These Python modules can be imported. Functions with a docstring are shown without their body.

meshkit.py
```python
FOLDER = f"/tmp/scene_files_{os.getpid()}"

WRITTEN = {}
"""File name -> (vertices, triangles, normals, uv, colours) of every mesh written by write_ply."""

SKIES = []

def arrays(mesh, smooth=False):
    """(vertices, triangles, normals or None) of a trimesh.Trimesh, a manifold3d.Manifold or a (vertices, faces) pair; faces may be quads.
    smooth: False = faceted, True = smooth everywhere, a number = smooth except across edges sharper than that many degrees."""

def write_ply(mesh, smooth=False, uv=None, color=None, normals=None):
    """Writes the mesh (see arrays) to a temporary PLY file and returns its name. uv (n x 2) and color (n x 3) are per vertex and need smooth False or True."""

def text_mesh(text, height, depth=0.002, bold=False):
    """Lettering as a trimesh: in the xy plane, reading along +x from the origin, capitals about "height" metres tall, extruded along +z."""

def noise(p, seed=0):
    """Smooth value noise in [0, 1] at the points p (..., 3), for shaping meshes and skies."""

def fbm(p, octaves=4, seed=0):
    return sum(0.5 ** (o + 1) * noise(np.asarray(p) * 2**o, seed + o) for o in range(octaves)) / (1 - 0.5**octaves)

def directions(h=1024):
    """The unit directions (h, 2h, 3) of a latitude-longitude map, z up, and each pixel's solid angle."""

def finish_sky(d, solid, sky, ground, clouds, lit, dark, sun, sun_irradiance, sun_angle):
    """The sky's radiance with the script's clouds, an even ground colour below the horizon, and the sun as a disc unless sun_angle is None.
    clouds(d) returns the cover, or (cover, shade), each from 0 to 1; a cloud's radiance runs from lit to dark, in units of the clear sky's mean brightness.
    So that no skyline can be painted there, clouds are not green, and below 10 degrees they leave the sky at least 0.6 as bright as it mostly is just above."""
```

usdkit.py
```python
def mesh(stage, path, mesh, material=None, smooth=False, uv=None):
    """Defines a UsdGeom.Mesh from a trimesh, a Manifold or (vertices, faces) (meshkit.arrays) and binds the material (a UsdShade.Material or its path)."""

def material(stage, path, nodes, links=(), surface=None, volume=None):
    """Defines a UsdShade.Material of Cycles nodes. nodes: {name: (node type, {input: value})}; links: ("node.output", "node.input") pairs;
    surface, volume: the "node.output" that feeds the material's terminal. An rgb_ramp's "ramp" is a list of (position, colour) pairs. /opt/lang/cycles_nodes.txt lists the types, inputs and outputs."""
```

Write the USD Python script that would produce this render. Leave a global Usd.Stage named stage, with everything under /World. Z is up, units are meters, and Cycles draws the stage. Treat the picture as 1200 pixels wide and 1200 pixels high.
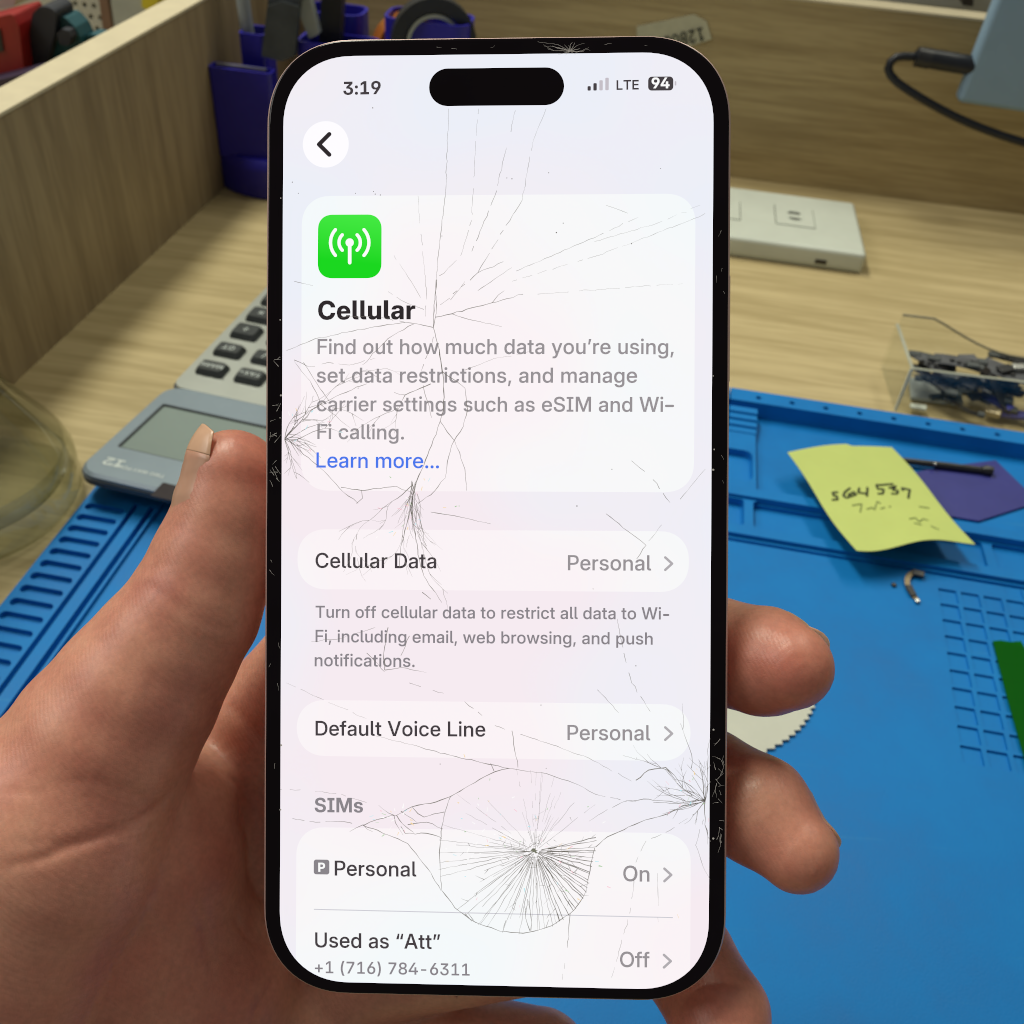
import math, random
import numpy as np, trimesh, usdkit, meshkit
import manifold3d as m3
from manifold3d import Manifold, CrossSection
from shapely.geometry import Polygon, LineString
from shapely import affinity
from shapely.ops import unary_union
from pxr import Usd, UsdGeom, UsdLux, UsdShade, Gf, Sdf
from PIL import ImageFont
_tt = ImageFont.truetype
WEIGHT = [430]


def _weighted(*a, **k):            # the lettering of meshkit with a chosen stroke weight
    f = _tt(*a, **k)
    f.set_variation_by_axes([24, WEIGHT[0]])
    return f


ImageFont.truetype = _weighted
rng = np.random.default_rng(7)
random.seed(7)
stage = Usd.Stage.CreateInMemory()
UsdGeom.SetStageUpAxis(stage, 'Z')
UsdGeom.SetStageMetersPerUnit(stage, 1.0)
UsdGeom.Xform.Define(stage, '/World')
UsdGeom.Scope.Define(stage, '/World/Looks')

# ---------------------------------------------------------------- camera
FOCAL, PITCH, ROLL, HEIGHT = 1150.0, math.radians(41), math.radians(5), 0.28
C = np.array([0, 0, HEIGHT])
F = np.array([0, math.cos(PITCH), -math.sin(PITCH)])
U0 = np.array([0, math.sin(PITCH), math.cos(PITCH)])
R = math.cos(ROLL) * np.array([1.0, 0, 0]) + math.sin(ROLL) * U0
U = -math.sin(ROLL) * np.array([1.0, 0, 0]) + math.cos(ROLL) * U0
cam = UsdGeom.Camera.Define(stage, '/World/camera')
cam.AddTransformOp().Set(Gf.Matrix4d(*R, 0, *U, 0, *(-F), 0, *C, 1))
cam.CreateHorizontalApertureAttr(36.0)
cam.CreateVerticalApertureAttr(36.0)
cam.CreateFocalLengthAttr(36.0 * FOCAL / 1200)
cam.CreateFStopAttr(40.0)
cam.CreateFocusDistanceAttr(0.153)
cam.CreateClippingRangeAttr(Gf.Vec2f(0.01, 100))
cam.CreateExposureAttr(0.0)

# ---------------------------------------------------------------- lamps of the room (ceiling fittings and an added fill)


def lamp(name, pos, target, w, h, radiance, color):
    l = UsdLux.RectLight.Define(stage, '/World/' + name)
    z = np.array(pos, float) - np.array(target, float)
    z /= np.linalg.norm(z)
    x = np.cross([0, 1, 0.01], z)
    x /= np.linalg.norm(x)
    y = np.cross(z, x)
    l.AddTransformOp().Set(Gf.Matrix4d(*x, 0, *y, 0, *z, 0, *map(float, pos), 1))
    l.CreateWidthAttr(w)
    l.CreateHeightAttr(h)
    l.CreateIntensityAttr(radiance)
    l.CreateColorAttr(Gf.Vec3f(*color))


WARM = (1.0, 0.975, 0.81)
lamp('ceiling_lamp', (-0.62, 1.0, 1.75), (0, 0.45, 0), 0.28, 1.1, 26.5, WARM)
lamp('ceiling_lamp_001', (0.70, 1.2, 1.75), (0, 0.45, 0), 0.28, 1.0, 11.0, WARM)
lamp('ceiling_lamp_002', (-1.3, 0.1, 1.3), (0, 0.2, 0.15), 0.5, 0.9, 5.4, (1.0, 0.94, 0.88))  # unseen fill added at front left to brighten thumb and palm
room = UsdLux.DomeLight.Define(stage, '/World/room_bounce')     # even, dim light returned by the walls of the room
room.CreateIntensityAttr(0.044)
room.CreateColorAttr(Gf.Vec3f(1.0, 0.96, 0.86))

# ---------------------------------------------------------------- helpers


def unit(v):
    v = np.asarray(v, float)
    return v / np.linalg.norm(v)


def ray(x, y):
    return F + R * (x - 600) / FOCAL - U * (y - 600) / FOCAL


def G(x, y, z=0.0):
    d = ray(x, y)
    return C + d * (z - C[2]) / d[2]


def on_plane(x, y, p0, n):
    d = ray(x, y)
    return C + d * (((p0 - C) @ n) / (d @ n))


used = {}


def numbered(parent, name):
    k = used.get((parent, name), 0)
    used[(parent, name)] = k + 1
    return name if k == 0 else f'{name}_{k:03d}'


def pth(p):
    return '/World' if p is None else str(p.GetPath())


def tag(prim, label=None, cat=None, group=None, kind=None):
    for k, v in (('label', label), ('category', cat), ('group', group), ('kind', kind)):
        if v:
            prim.SetCustomDataByKey(k, v)
    return prim


def thing(name, label, cat, group=None, loc=(0, 0, 0), matrix=None):
    x = UsdGeom.Xform.Define(stage, '/World/' + numbered('/World', name))
    if matrix is not None:
        x.AddTransformOp().Set(matrix)
    else:
        x.AddTranslateOp().Set(Gf.Vec3d(*map(float, loc)))
    p = x.GetPrim()
    tag(p, label, cat, group)
    return p


BASE = {}


def obj(name, mesh, material, parent=None, smooth=False, label=None, off=None):
    """One Mesh prim. Points are given in world metres; off (the thing's base) is subtracted."""
    v, f, n = meshkit.arrays(mesh, False)
    if off is not None:
        v = v - np.asarray(off)
    path = pth(parent) + '/' + numbered(pth(parent), name)
    m = usdkit.mesh(stage, path, trimesh.Trimesh(v, f, process=False), material, smooth=smooth)
    if label:
        tag(m.GetPrim(), label)
    return m.GetPrim()


def frame_of(o, x, y):
    """4x4 of a right handed frame with origin o, x along x, y near y."""
    x = unit(x)
    z = unit(np.cross(x, y))
    y = np.cross(z, x)
    T = np.eye(4)
    T[:3, 0], T[:3, 1], T[:3, 2], T[:3, 3] = x, y, z, o
    return T


def tri(mesh):
    v, f, n = meshkit.arrays(mesh, False)
    return trimesh.Trimesh(v, f, process=False)


def moved(mesh, T):
    m = tri(mesh)
    m.apply_transform(T)
    return m


def cat(ms):
    return trimesh.util.concatenate([tri(m) for m in ms])


def box(x0, x1, y0, y1, z0, z1):
    return Manifold.cube((x1 - x0, y1 - y0, z1 - z0)).translate((x0, y0, z0))


def rbox(x0, x1, y0, y1, z0, z1, r, seg=12):
    """box rounded on all edges"""
    s = Manifold.sphere(r, seg)
    return Manifold.batch_hull([s.translate((a, b, c)) for a in (x0 + r, x1 - r) for b in (y0 + r, y1 - r) for c in (z0 + r, z1 - r)])


def rrect(x0, x1, y0, y1, r, n=10, power=2.0):
    """rounded rectangle outline, corners of superellipse form"""
    pts = []
    for cx, cy, a0 in ((x1 - r, y1 - r, 0), (x0 + r, y1 - r, 90), (x0 + r, y0 + r, 180), (x1 - r, y0 + r, 270)):
        for k in range(n + 1):
            a = math.radians(90 * k / n)
            c, s = math.cos(a) ** (2 / power), math.sin(a) ** (2 / power)
            q = math.radians(a0)
            pts.append((cx + r * (c * math.cos(q) - s * math.sin(q)), cy + r * (c * math.sin(q) + s * math.cos(q))))
    return pts


def poly3(pts, z0, z1):
    """extruded polygon as a manifold"""
    p = np.asarray(pts, float)
    a = 0.5 * np.sum(p[:, 0] * np.roll(p[:, 1], -1) - np.roll(p[:, 0], -1) * p[:, 1])
    if a < 0:
        p = p[::-1]
    return CrossSection([p.tolist()]).extrude(z1 - z0).translate((0, 0, z0))


def shape3(g, z0, z1):
    gs = [x for x in getattr(g, 'geoms', [g]) if x.area > 0 and x.geom_type == 'Polygon']
    ms = []
    for x in gs:
        m = trimesh.creation.extrude_polygon(x, z1 - z0, engine='earcut')
        m.apply_translation((0, 0, z0))
        ms.append(m)
    return cat(ms)


def tube(pts, r, n=10, closed_ends=True):
    p = np.asarray(pts, float)
    rr = np.broadcast_to(np.asarray(r, float), len(p))
    t = np.gradient(p, axis=0)
    t /= np.linalg.norm(t, axis=1, keepdims=True)
    a = unit(np.cross(t[0], [0.3, 0.2, 0.93]))
    V = []
    for k in range(len(p)):
        a = unit(a - t[k] * (a @ t[k]))
        b = np.cross(t[k], a)
        for j in range(n):
            w = 2 * math.pi * j / n
            V.append(p[k] + rr[k] * (math.cos(w) * a + math.sin(w) * b))
    Fc = []
    for k in range(len(p) - 1):
        for j in range(n):
            i0, i1 = k * n + j, k * n + (j + 1) % n
            Fc += [(i0, i1, i1 + n), (i0, i1 + n, i0 + n)]
    for s in (0, len(p) - 1):
        V.append(p[s])
        c = len(V) - 1
        for j in range(n):
            q = (s * n + j, s * n + (j + 1) % n)
            Fc.append((c, q[1], q[0]) if s == 0 else (c, q[0], q[1]))
    return trimesh.Trimesh(np.array(V), np.array(Fc), process=False)


def spline(pts, n=40):
    from scipy.interpolate import CubicSpline
    p = np.asarray(pts, float)
    s = np.r_[0, np.cumsum(np.linalg.norm(np.diff(p, axis=0), axis=1))]
    return CubicSpline(s, p)(np.linspace(0, s[-1], n))


def lathe(profile, n=48):
    return trimesh.creation.revolve(np.asarray(profile, float), sections=n)


def text(s, weight=430, size=1.0):
    WEIGHT[0] = weight
    t = meshkit.text_mesh(s, size, 0.0005 * size)
    t.apply_translation((-t.bounds[0][0], 0, 0))
    return t


# ---------------------------------------------------------------- materials
LK = '/World/Looks/'


def srgb(r, g, b):
    f = lambda c: c / 12.92 if c <= 0.04045 else ((c + 0.055) / 1.055) ** 2.4
    return tuple(f(c / 255) for c in (r, g, b))


def plain(name, color, rough=0.5, metal=0.0, var=0.12, scale=60.0, bump=0.0, bscale=400.0, spec=0.5, extra=None, stretch=(1, 1, 1)):
    c = np.array(color)
    nodes = {'pos': ('geometry', {}), 'map': ('mapping', {'scale': stretch}),
             'n': ('noise_texture', {'scale': scale, 'detail': 4.0, 'roughness': 0.6}),
             'r': ('rgb_ramp', {'ramp': [(0.25, tuple(c * (1 - var))), (0.75, tuple(np.minimum(1, c * (1 + var))))]}),
             'p': ('principled_bsdf', {'roughness': rough, 'metallic': metal, 'specular_ior_level': spec, **(extra or {})})}
    links = [('pos.position', 'map.vector'), ('map.vector', 'n.vector'), ('n.fac', 'r.fac'), ('r.color', 'p.base_color')]
    if bump:
        nodes['n2'] = ('noise_texture', {'scale': bscale, 'detail': 3.0})
        nodes['b'] = ('bump', {'strength': bump, 'distance': 0.0006})
        links += [('map.vector', 'n2.vector'), ('n2.fac', 'b.height'), ('b.normal', 'p.normal')]
    return usdkit.material(stage, LK + name, nodes, links, surface='p.BSDF')


def wood(name, axis_rot, scale, dark, light, rough=0.45, dist=0.35):
    """laminate with long grain: position turned by axis_rot (radians about z), then stretched by scale"""
    nodes = {'pos': ('geometry', {}), 'rot': ('vector_rotate', {'rotate_type': 'z_axis', 'angle': axis_rot}),
             'map': ('mapping', {'scale': scale}),
             'n1': ('noise_texture', {'scale': 1.0, 'detail': 5.0, 'roughness': 0.62, 'distortion': dist}),
             'map2': ('mapping', {'scale': tuple(5.0 * s for s in scale), 'location': (3.1, 1.7, 0.4)}),
             'n2': ('noise_texture', {'scale': 1.0, 'detail': 4.0, 'roughness': 0.7}),
             'mx': ('mix_float', {'fac': 0.38}),
             'r': ('rgb_ramp', {'ramp': [(0.30, dark), (0.46, tuple(0.5 * (a + b) for a, b in zip(dark, light))), (0.56, light), (0.75, tuple(min(1, 1.12 * b) for b in light))]}),
             'b': ('bump', {'strength': 0.15, 'distance': 0.0003}),
             'p': ('principled_bsdf', {'roughness': rough, 'specular_ior_level': 0.35})}
    links = [('pos.position', 'rot.vector'), ('rot.vector', 'map.vector'), ('rot.vector', 'map2.vector'), ('map.vector', 'n1.vector'), ('map2.vector', 'n2.vector'),
             ('n1.fac', 'mx.a'), ('n2.fac', 'mx.b'), ('mx.value' if False else 'mx.result', 'r.fac'), ('r.color', 'p.base_color'), ('n2.fac', 'b.height'), ('b.normal', 'p.normal')]
    return usdkit.material(stage, LK + name, nodes, links, surface='p.BSDF')


def glow(name, color, strength=1.0, tint=None, scale=22.0, rough=0.12):
    """a lit display, also painted glints: emits; black below"""
    nodes = {'p': ('principled_bsdf', {'base_color': (0.01, 0.01, 0.01), 'roughness': rough, 'specular_ior_level': 0.25, 'emission_strength': strength, 'emission_color': color})}
    links = []
    if tint:
        nodes |= {'pos': ('geometry', {}), 'n': ('noise_texture', {'scale': scale, 'detail': 1.5, 'roughness': 0.4}),
                  'r': ('rgb_ramp', {'ramp': [(0.36, tint[0]), (0.5, color), (0.64, tint[1])]})}
        links = [('pos.position', 'n.vector'), ('n.fac', 'r.fac'), ('r.color', 'p.emission_color')]
    return usdkit.material(stage, LK + name, nodes, links, surface='p.BSDF')


def pane(name, tint=(0.9, 0.92, 0.9), gloss=0.05, rough=0.06):
    return usdkit.material(stage, LK + name, {
        't': ('transparent_bsdf', {'color': tint}), 'g': ('glossy_bsdf', {'roughness': rough, 'color': (0.9, 0.9, 0.9)}),
        'f': ('layer_weight', {'blend': 0.5}), 'pw': ('math', {'math_type': 'power', 'value2': 4.0}), 'sc': ('math', {'math_type': 'multiply_add', 'value2': 0.45, 'value3': 0.03}), 'm': ('mix_closure', {})},
        [('f.facing', 'pw.value1'), ('pw.value', 'sc.value1'), ('sc.value', 'm.fac'), ('t.BSDF', 'm.closure1'), ('g.BSDF', 'm.closure2')], surface='m.closure')


PHI = math.radians(-6.2)
DIVA = math.radians(81.9)
M = {}
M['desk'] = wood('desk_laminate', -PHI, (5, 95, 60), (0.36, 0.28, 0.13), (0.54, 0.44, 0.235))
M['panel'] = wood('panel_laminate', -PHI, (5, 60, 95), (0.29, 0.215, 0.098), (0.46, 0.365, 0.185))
M['divider'] = wood('shaded_divider_laminate', -DIVA, (95, 60, 7), (0.21, 0.155, 0.085), (0.34, 0.265, 0.15))  # same laminate as the desk, its shade put into darker colours
M['edge'] = plain('edge_band', (0.62, 0.55, 0.38), 0.5, var=0.06, scale=90)
M['silicone'] = usdkit.material(stage, LK + 'blue_silicone', {
    'pos': ('geometry', {}), 'n': ('noise_texture', {'scale': 22.0, 'detail': 5.0, 'roughness': 0.65}),
    'r': ('rgb_ramp', {'ramp': [(0.3, (0.004, 0.165, 0.50)), (0.55, (0.004, 0.195, 0.57)), (0.75, (0.008, 0.215, 0.60))]}),
    'v': ('voronoi_texture', {'scale': 95.0, 'randomness': 1.0}), 'vr': ('rgb_ramp', {'ramp': [(0.0, (0.6, 0.6, 0.6)), (0.035, (0.25, 0.25, 0.25)), (0.06, (0, 0, 0)), (1.0, (0, 0, 0))]}),
    'n3': ('noise_texture', {'scale': 14.0, 'detail': 2.0}), 'n3r': ('rgb_ramp', {'ramp': [(0.55, (0, 0, 0)), (0.62, (1, 1, 1))]}),
    'dm': ('mix_color', {'blend_type': 'multiply', 'fac': 1.0}), 'bw': ('rgb_to_bw', {}),
    'dust': ('mix_color', {'b': (0.16, 0.24, 0.34)}),
    's1': ('mapping', {'scale': (12.0, 260.0, 40.0), 'rotation': (0, 0, 0.5)}), 'sn': ('noise_texture', {'scale': 1.0, 'detail': 3.0, 'roughness': 0.6}),
    'sr': ('rgb_ramp', {'ramp': [(0.66, (0, 0, 0)), (0.72, (0.35, 0.35, 0.35))]}), 'sbw': ('rgb_to_bw', {}),
    'scuff': ('mix_color', {'b': (0.03, 0.25, 0.55)}),
    'n2': ('noise_texture', {'scale': 1400.0, 'detail': 3.0}), 'b': ('bump', {'strength': 0.14, 'distance': 0.0006}),
    'rr': ('map_range', {'from_min': 0.3, 'from_max': 0.7, 'to_min': 0.42, 'to_max': 0.62}),
    'p': ('principled_bsdf', {'specular_ior_level': 0.22})},
    [('pos.position', 'n.vector'), ('pos.position', 'v.vector'), ('pos.position', 'n3.vector'), ('pos.position', 'n2.vector'), ('pos.position', 's1.vector'), ('s1.vector', 'sn.vector'),
     ('n.fac', 'r.fac'), ('v.distance', 'vr.fac'), ('n3.fac', 'n3r.fac'), ('vr.color', 'dm.a'), ('n3r.color', 'dm.b'), ('dm.result', 'bw.color'),
     ('r.color', 'dust.a'), ('bw.val', 'dust.fac'), ('sn.fac', 'sr.fac'), ('sr.color', 'sbw.color'), ('dust.result', 'scuff.a'), ('sbw.val', 'scuff.fac'),
     ('scuff.result', 'p.base_color'), ('n.fac', 'rr.value'), ('rr.result', 'p.roughness'), ('n2.fac', 'b.height'), ('b.normal', 'p.normal')], surface='p.BSDF')
M['navy'] = plain('navy_plastic', (0.022, 0.018, 0.34), 0.36, var=0.1, scale=40, bump=0.03, bscale=900)
M['black_plastic'] = plain('black_plastic', (0.016, 0.017, 0.020), 0.4, var=0.3, scale=80, bump=0.05)
M['dark_grey'] = plain('dark_grey_plastic', (0.055, 0.065, 0.068), 0.45, var=0.25, scale=90, bump=0.05)
M['key'] = plain('key_plastic', (0.035, 0.042, 0.045), 0.38, var=0.15, scale=200)
M['ribbon'] = plain('flex_ribbon', (0.095, 0.10, 0.11), 0.45, var=0.3, scale=150)
M['gold'] = plain('contact_gold', (0.55, 0.46, 0.30), 0.3, metal=0.7, var=0.15, scale=300)
M['brown_gold'] = plain('brown_gold', (0.24, 0.18, 0.10), 0.4, metal=0.4, var=0.2, scale=500)
M['steel'] = plain('steel', (0.45, 0.46, 0.44), 0.32, metal=0.85, var=0.1, scale=200)
M['white_plastic'] = plain('white_plastic', (0.60, 0.65, 0.58), 0.35, var=0.05, scale=50, bump=0.02)
M['slot_dark'] = plain('slot_dark', (0.05, 0.045, 0.035), 0.6)
M['adapter'] = plain('blue_grey_plastic', (0.24, 0.37, 0.50), 0.5, var=0.05, scale=60, bump=0.05, bscale=1500)
M['rubber'] = plain('black_rubber', (0.008, 0.011, 0.018), 0.42, var=0.2)
M['paper_yellow'] = plain('yellow_paper', (0.55, 0.65, 0.19), 0.75, var=0.04, scale=40, bump=0.08, bscale=700)
M['paper_white'] = plain('white_paper', (0.58, 0.60, 0.52), 0.75, var=0.05, scale=60, bump=0.08)
M['ink'] = plain('pen_ink', (0.022, 0.028, 0.022), 0.6, var=0.3)
M['faint_ink'] = plain('faded_ink', (0.20, 0.25, 0.09), 0.7, var=0.3, scale=400)
M['purple'] = plain('purple_plastic', (0.038, 0.042, 0.24), 0.4, var=0.1)
M['calc_grey'] = plain('calculator_silver', (0.27, 0.34, 0.40), 0.34, metal=0.25, var=0.04, scale=60)
M['calc_plate'] = plain('calculator_faceplate', (0.42, 0.45, 0.42), 0.38, metal=0.45, var=0.05, scale=60)
M['calc_dark'] = plain('calculator_case', (0.055, 0.065, 0.075), 0.45, var=0.1)
M['lcd'] = plain('lcd_glass', (0.24, 0.30, 0.285), 0.12, var=0.04, scale=40)
M['solar'] = plain('solar_cell', (0.045, 0.038, 0.042), 0.2, var=0.2)
M['print_white'] = plain('white_print', (0.55, 0.62, 0.62), 0.5, var=0.05)
M['print_key'] = plain('key_print', (0.42, 0.47, 0.46), 0.5, var=0.05)
M['print_dark'] = plain('dark_print', (0.05, 0.06, 0.06), 0.5)
M['orange'] = plain('orange_film', (0.38, 0.12, 0.015), 0.25, var=0.15, scale=120)
M['masking'] = plain('masking_tape', (0.52, 0.51, 0.36), 0.7, var=0.08, scale=150, bump=0.1)
M['pegboard'] = plain('white_board', (0.50, 0.52, 0.46), 0.6, var=0.05)
M['red'] = plain('red_plastic', (0.30, 0.012, 0.012), 0.45, var=0.15)
M['teal'] = plain('teal_rubber', (0.012, 0.085, 0.11), 0.5, var=0.2)
M['pouch'] = plain('dark_navy_rubber', (0.02, 0.024, 0.035), 0.55, var=0.3)
M['yellow'] = plain('yellow_plastic', (0.60, 0.52, 0.02), 0.5)
M['brown'] = plain('brown_strip', (0.20, 0.12, 0.08), 0.6)
M['pale_grey'] = plain('pale_grey', (0.36, 0.40, 0.38), 0.5)
M['rose_frame'] = plain('rose_aluminium', (0.66, 0.47, 0.44), 0.40, metal=0.45, var=0.05, scale=200)
M['black_glass'] = plain('black_glass', (0.005, 0.003, 0.005), 0.10, var=0.3, spec=0.18)
M['crack'] = plain('fractured_glass', (0.47, 0.455, 0.45), 0.35, var=0.35, scale=900)
M['crack_fine'] = plain('hairline_fracture', (0.62, 0.61, 0.64), 0.4, var=0.2, scale=900)
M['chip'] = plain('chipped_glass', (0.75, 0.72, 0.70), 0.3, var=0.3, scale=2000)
M['dust'] = plain('dust_speck', (0.50, 0.48, 0.54), 0.6)
M['painted_edge_glint'] = plain('painted_acrylic_edge', (0.42, 0.44, 0.36), 0.25)  # pale colour paints the highlight along the acrylic edges
M['edge_dark'] = plain('acrylic_cut_edge', (0.26, 0.25, 0.19), 0.3)
M['pane'] = pane('clear_acrylic', (0.97, 0.975, 0.965))
M['green_film'] = usdkit.material(stage, LK + 'green_film', {
    't': ('transparent_bsdf', {'color': (0.04, 0.58, 0.05)}), 'd': ('principled_bsdf', {'base_color': (0.004, 0.20, 0.006), 'roughness': 0.2}),
    'm': ('mix_closure', {'fac': 0.42})}, [('t.BSDF', 'm.closure1'), ('d.BSDF', 'm.closure2')], surface='m.closure')
M['jar_glass'] = usdkit.material(stage, LK + 'jar_glass', {
    'lw': ('layer_weight', {'blend': 0.35}), 'tint': ('mix_color', {'a': (0.98, 0.985, 0.97), 'b': (0.56, 0.60, 0.50)}),
    't': ('transparent_bsdf', {}), 'g': ('glossy_bsdf', {'roughness': 0.04, 'color': (0.95, 0.95, 0.92)}), 'f': ('layer_weight', {'blend': 0.5}), 'pw': ('math', {'math_type': 'power', 'value2': 4.0}), 'sc': ('math', {'math_type': 'multiply_add', 'value2': 1.0, 'value3': 0.06}), 'm': ('mix_closure', {})},
    [('lw.facing', 'tint.fac'), ('tint.result', 't.color'), ('f.facing', 'pw.value1'), ('pw.value', 'sc.value1'), ('sc.value', 'm.fac'), ('t.BSDF', 'm.closure1'), ('g.BSDF', 'm.closure2')], surface='m.closure')
M['nail'] = plain('finger_nail', (0.72, 0.37, 0.24), 0.33, var=0.06, scale=300, extra={'subsurface_weight': 0.3, 'subsurface_radius': (1.0, 0.4, 0.25), 'subsurface_scale': 0.002})
M['nail_tip'] = plain('nail_free_edge', (0.68, 0.42, 0.275), 0.3, var=0.06, scale=300)

# skin: blotchy tone, fine lines, gentle scatter
M['skin'] = usdkit.material(stage, LK + 'skin', {
    'pos': ('geometry', {}),
    'n': ('noise_texture', {'scale': 55.0, 'detail': 5.0, 'roughness': 0.6}),
    'r': ('rgb_ramp', {'ramp': [(0.30, (0.52, 0.20, 0.145)), (0.5, (0.64, 0.295, 0.205)), (0.70, (0.70, 0.37, 0.255))]}),
    'at': ('attribute', {'attribute': 'redness'}), 'red': ('mix_color', {'b': (0.56, 0.165, 0.115)}),
    'nf': ('noise_texture', {'scale': 900.0, 'detail': 3.0, 'roughness': 0.6}),
    'mulr': ('map_range', {'from_min': 0.3, 'from_max': 0.7, 'to_min': 0.90, 'to_max': 1.07}),
    'mul': ('mix_color', {'blend_type': 'multiply', 'fac': 1.0, 'use_clamp': True}),
    'rot': ('mapping', {'rotation': (0.3, 0.2, 0.9), 'scale': (1, 1, 1)}),
    'w': ('wave_texture', {'wave_type': 'bands', 'bands_direction': 'diagonal', 'scale': 520.0, 'distortion': 5.0, 'detail': 2.0, 'detail_scale': 0.2}),
    'v': ('voronoi_texture', {'feature': 'distance_to_edge', 'scale': 1500.0}),
    'vm': ('map_range', {'from_min': 0.0, 'from_max': 0.12, 'to_min': 0.0, 'to_max': 0.30, 'clamp': True}),
    'add': ('math', {'math_type': 'add'}),
    'wm': ('math', {'math_type': 'multiply', 'value2': 0.30}),
    'b': ('bump', {'strength': 0.30, 'distance': 0.00012}),
    'p': ('principled_bsdf', {'roughness': 0.40, 'specular_ior_level': 0.5, 'subsurface_weight': 0.22, 'subsurface_radius': (1.0, 0.35, 0.18), 'subsurface_scale': 0.0022})},
    [('pos.position', 'n.vector'), ('pos.position', 'nf.vector'), ('pos.position', 'rot.vector'), ('rot.vector', 'w.vector'), ('pos.position', 'v.vector'),
     ('n.fac', 'r.fac'), ('nf.fac', 'mulr.value'), ('r.color', 'red.a'), ('at.fac', 'red.fac'), ('red.result', 'mul.a'), ('mulr.result', 'mul.b'), ('mul.result', 'p.base_color'),
     ('v.distance', 'vm.value'), ('w.fac', 'wm.value1'), ('vm.result', 'add.value1'), ('wm.value', 'add.value2'), ('add.value', 'b.height'), ('b.normal', 'p.normal')], surface='p.BSDF')

# ---------------------------------------------------------------- setting: desk top
desk = obj('desk_top', box(-0.75, 0.75, -0.12, 1.25, -0.03, 0.0), M['desk'])
tag(desk, 'pale oak laminate desk top under the mat, the calculator and the socket strip', None, kind='structure')

# ---------------------------------------------------------------- divider and back panel
p0, p1 = G(72, 398), G(247, 235)
dd = unit(p1 - p0)
dn = np.array([-dd[1], dd[0], 0])          # away from the desk, to the left
b0, b1 = G(855, 207), G(1033, 230)
bd = unit(b1 - b0)
bn = np.array([-bd[1], bd[0], 0])          # away from the viewer
A_ = np.array([[dd[0], -bd[0]], [dd[1], -bd[1]]])
s_, t_ = np.linalg.solve(A_, (b0 - p0)[:2])
corner = p0 + dd * s_
DIV_H = float(np.mean([on_plane(*q, p0, dn)[2] for q in ((0, 136), (115, 68), (227, 0))]))
PAN_H = float(np.mean([on_plane(*q, b0, bn)[2] for q in ((940, 0), (1145, 19))]))
th = 0.017
T = frame_of(corner, -dd, np.cross([0, 0, 1], -dd))
dv = thing('wooden_divider', 'brown wood grain divider with pale top edge left of the blue pen holder', 'partition', loc=corner)
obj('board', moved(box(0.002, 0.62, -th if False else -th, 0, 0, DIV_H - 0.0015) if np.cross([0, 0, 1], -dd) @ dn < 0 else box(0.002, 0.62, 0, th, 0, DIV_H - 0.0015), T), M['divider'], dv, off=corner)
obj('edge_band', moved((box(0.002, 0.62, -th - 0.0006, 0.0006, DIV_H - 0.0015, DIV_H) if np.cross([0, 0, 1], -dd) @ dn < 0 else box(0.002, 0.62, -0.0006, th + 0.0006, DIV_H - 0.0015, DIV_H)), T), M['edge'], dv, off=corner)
T = frame_of(corner, bd, bn)
bp = thing('back_panel', 'wood grain back panel behind the phone with a pale lit top edge', 'partition', loc=corner)
obj('board', moved(box(-th, 0.75, 0, th, 0, PAN_H - 0.0015), T), M['panel'], bp, off=corner)
obj('edge_band', moved(box(-th, 0.75, -0.0006, th + 0.0006, PAN_H - 0.0015, PAN_H), T), M['edge'], bp, off=corner)
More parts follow.
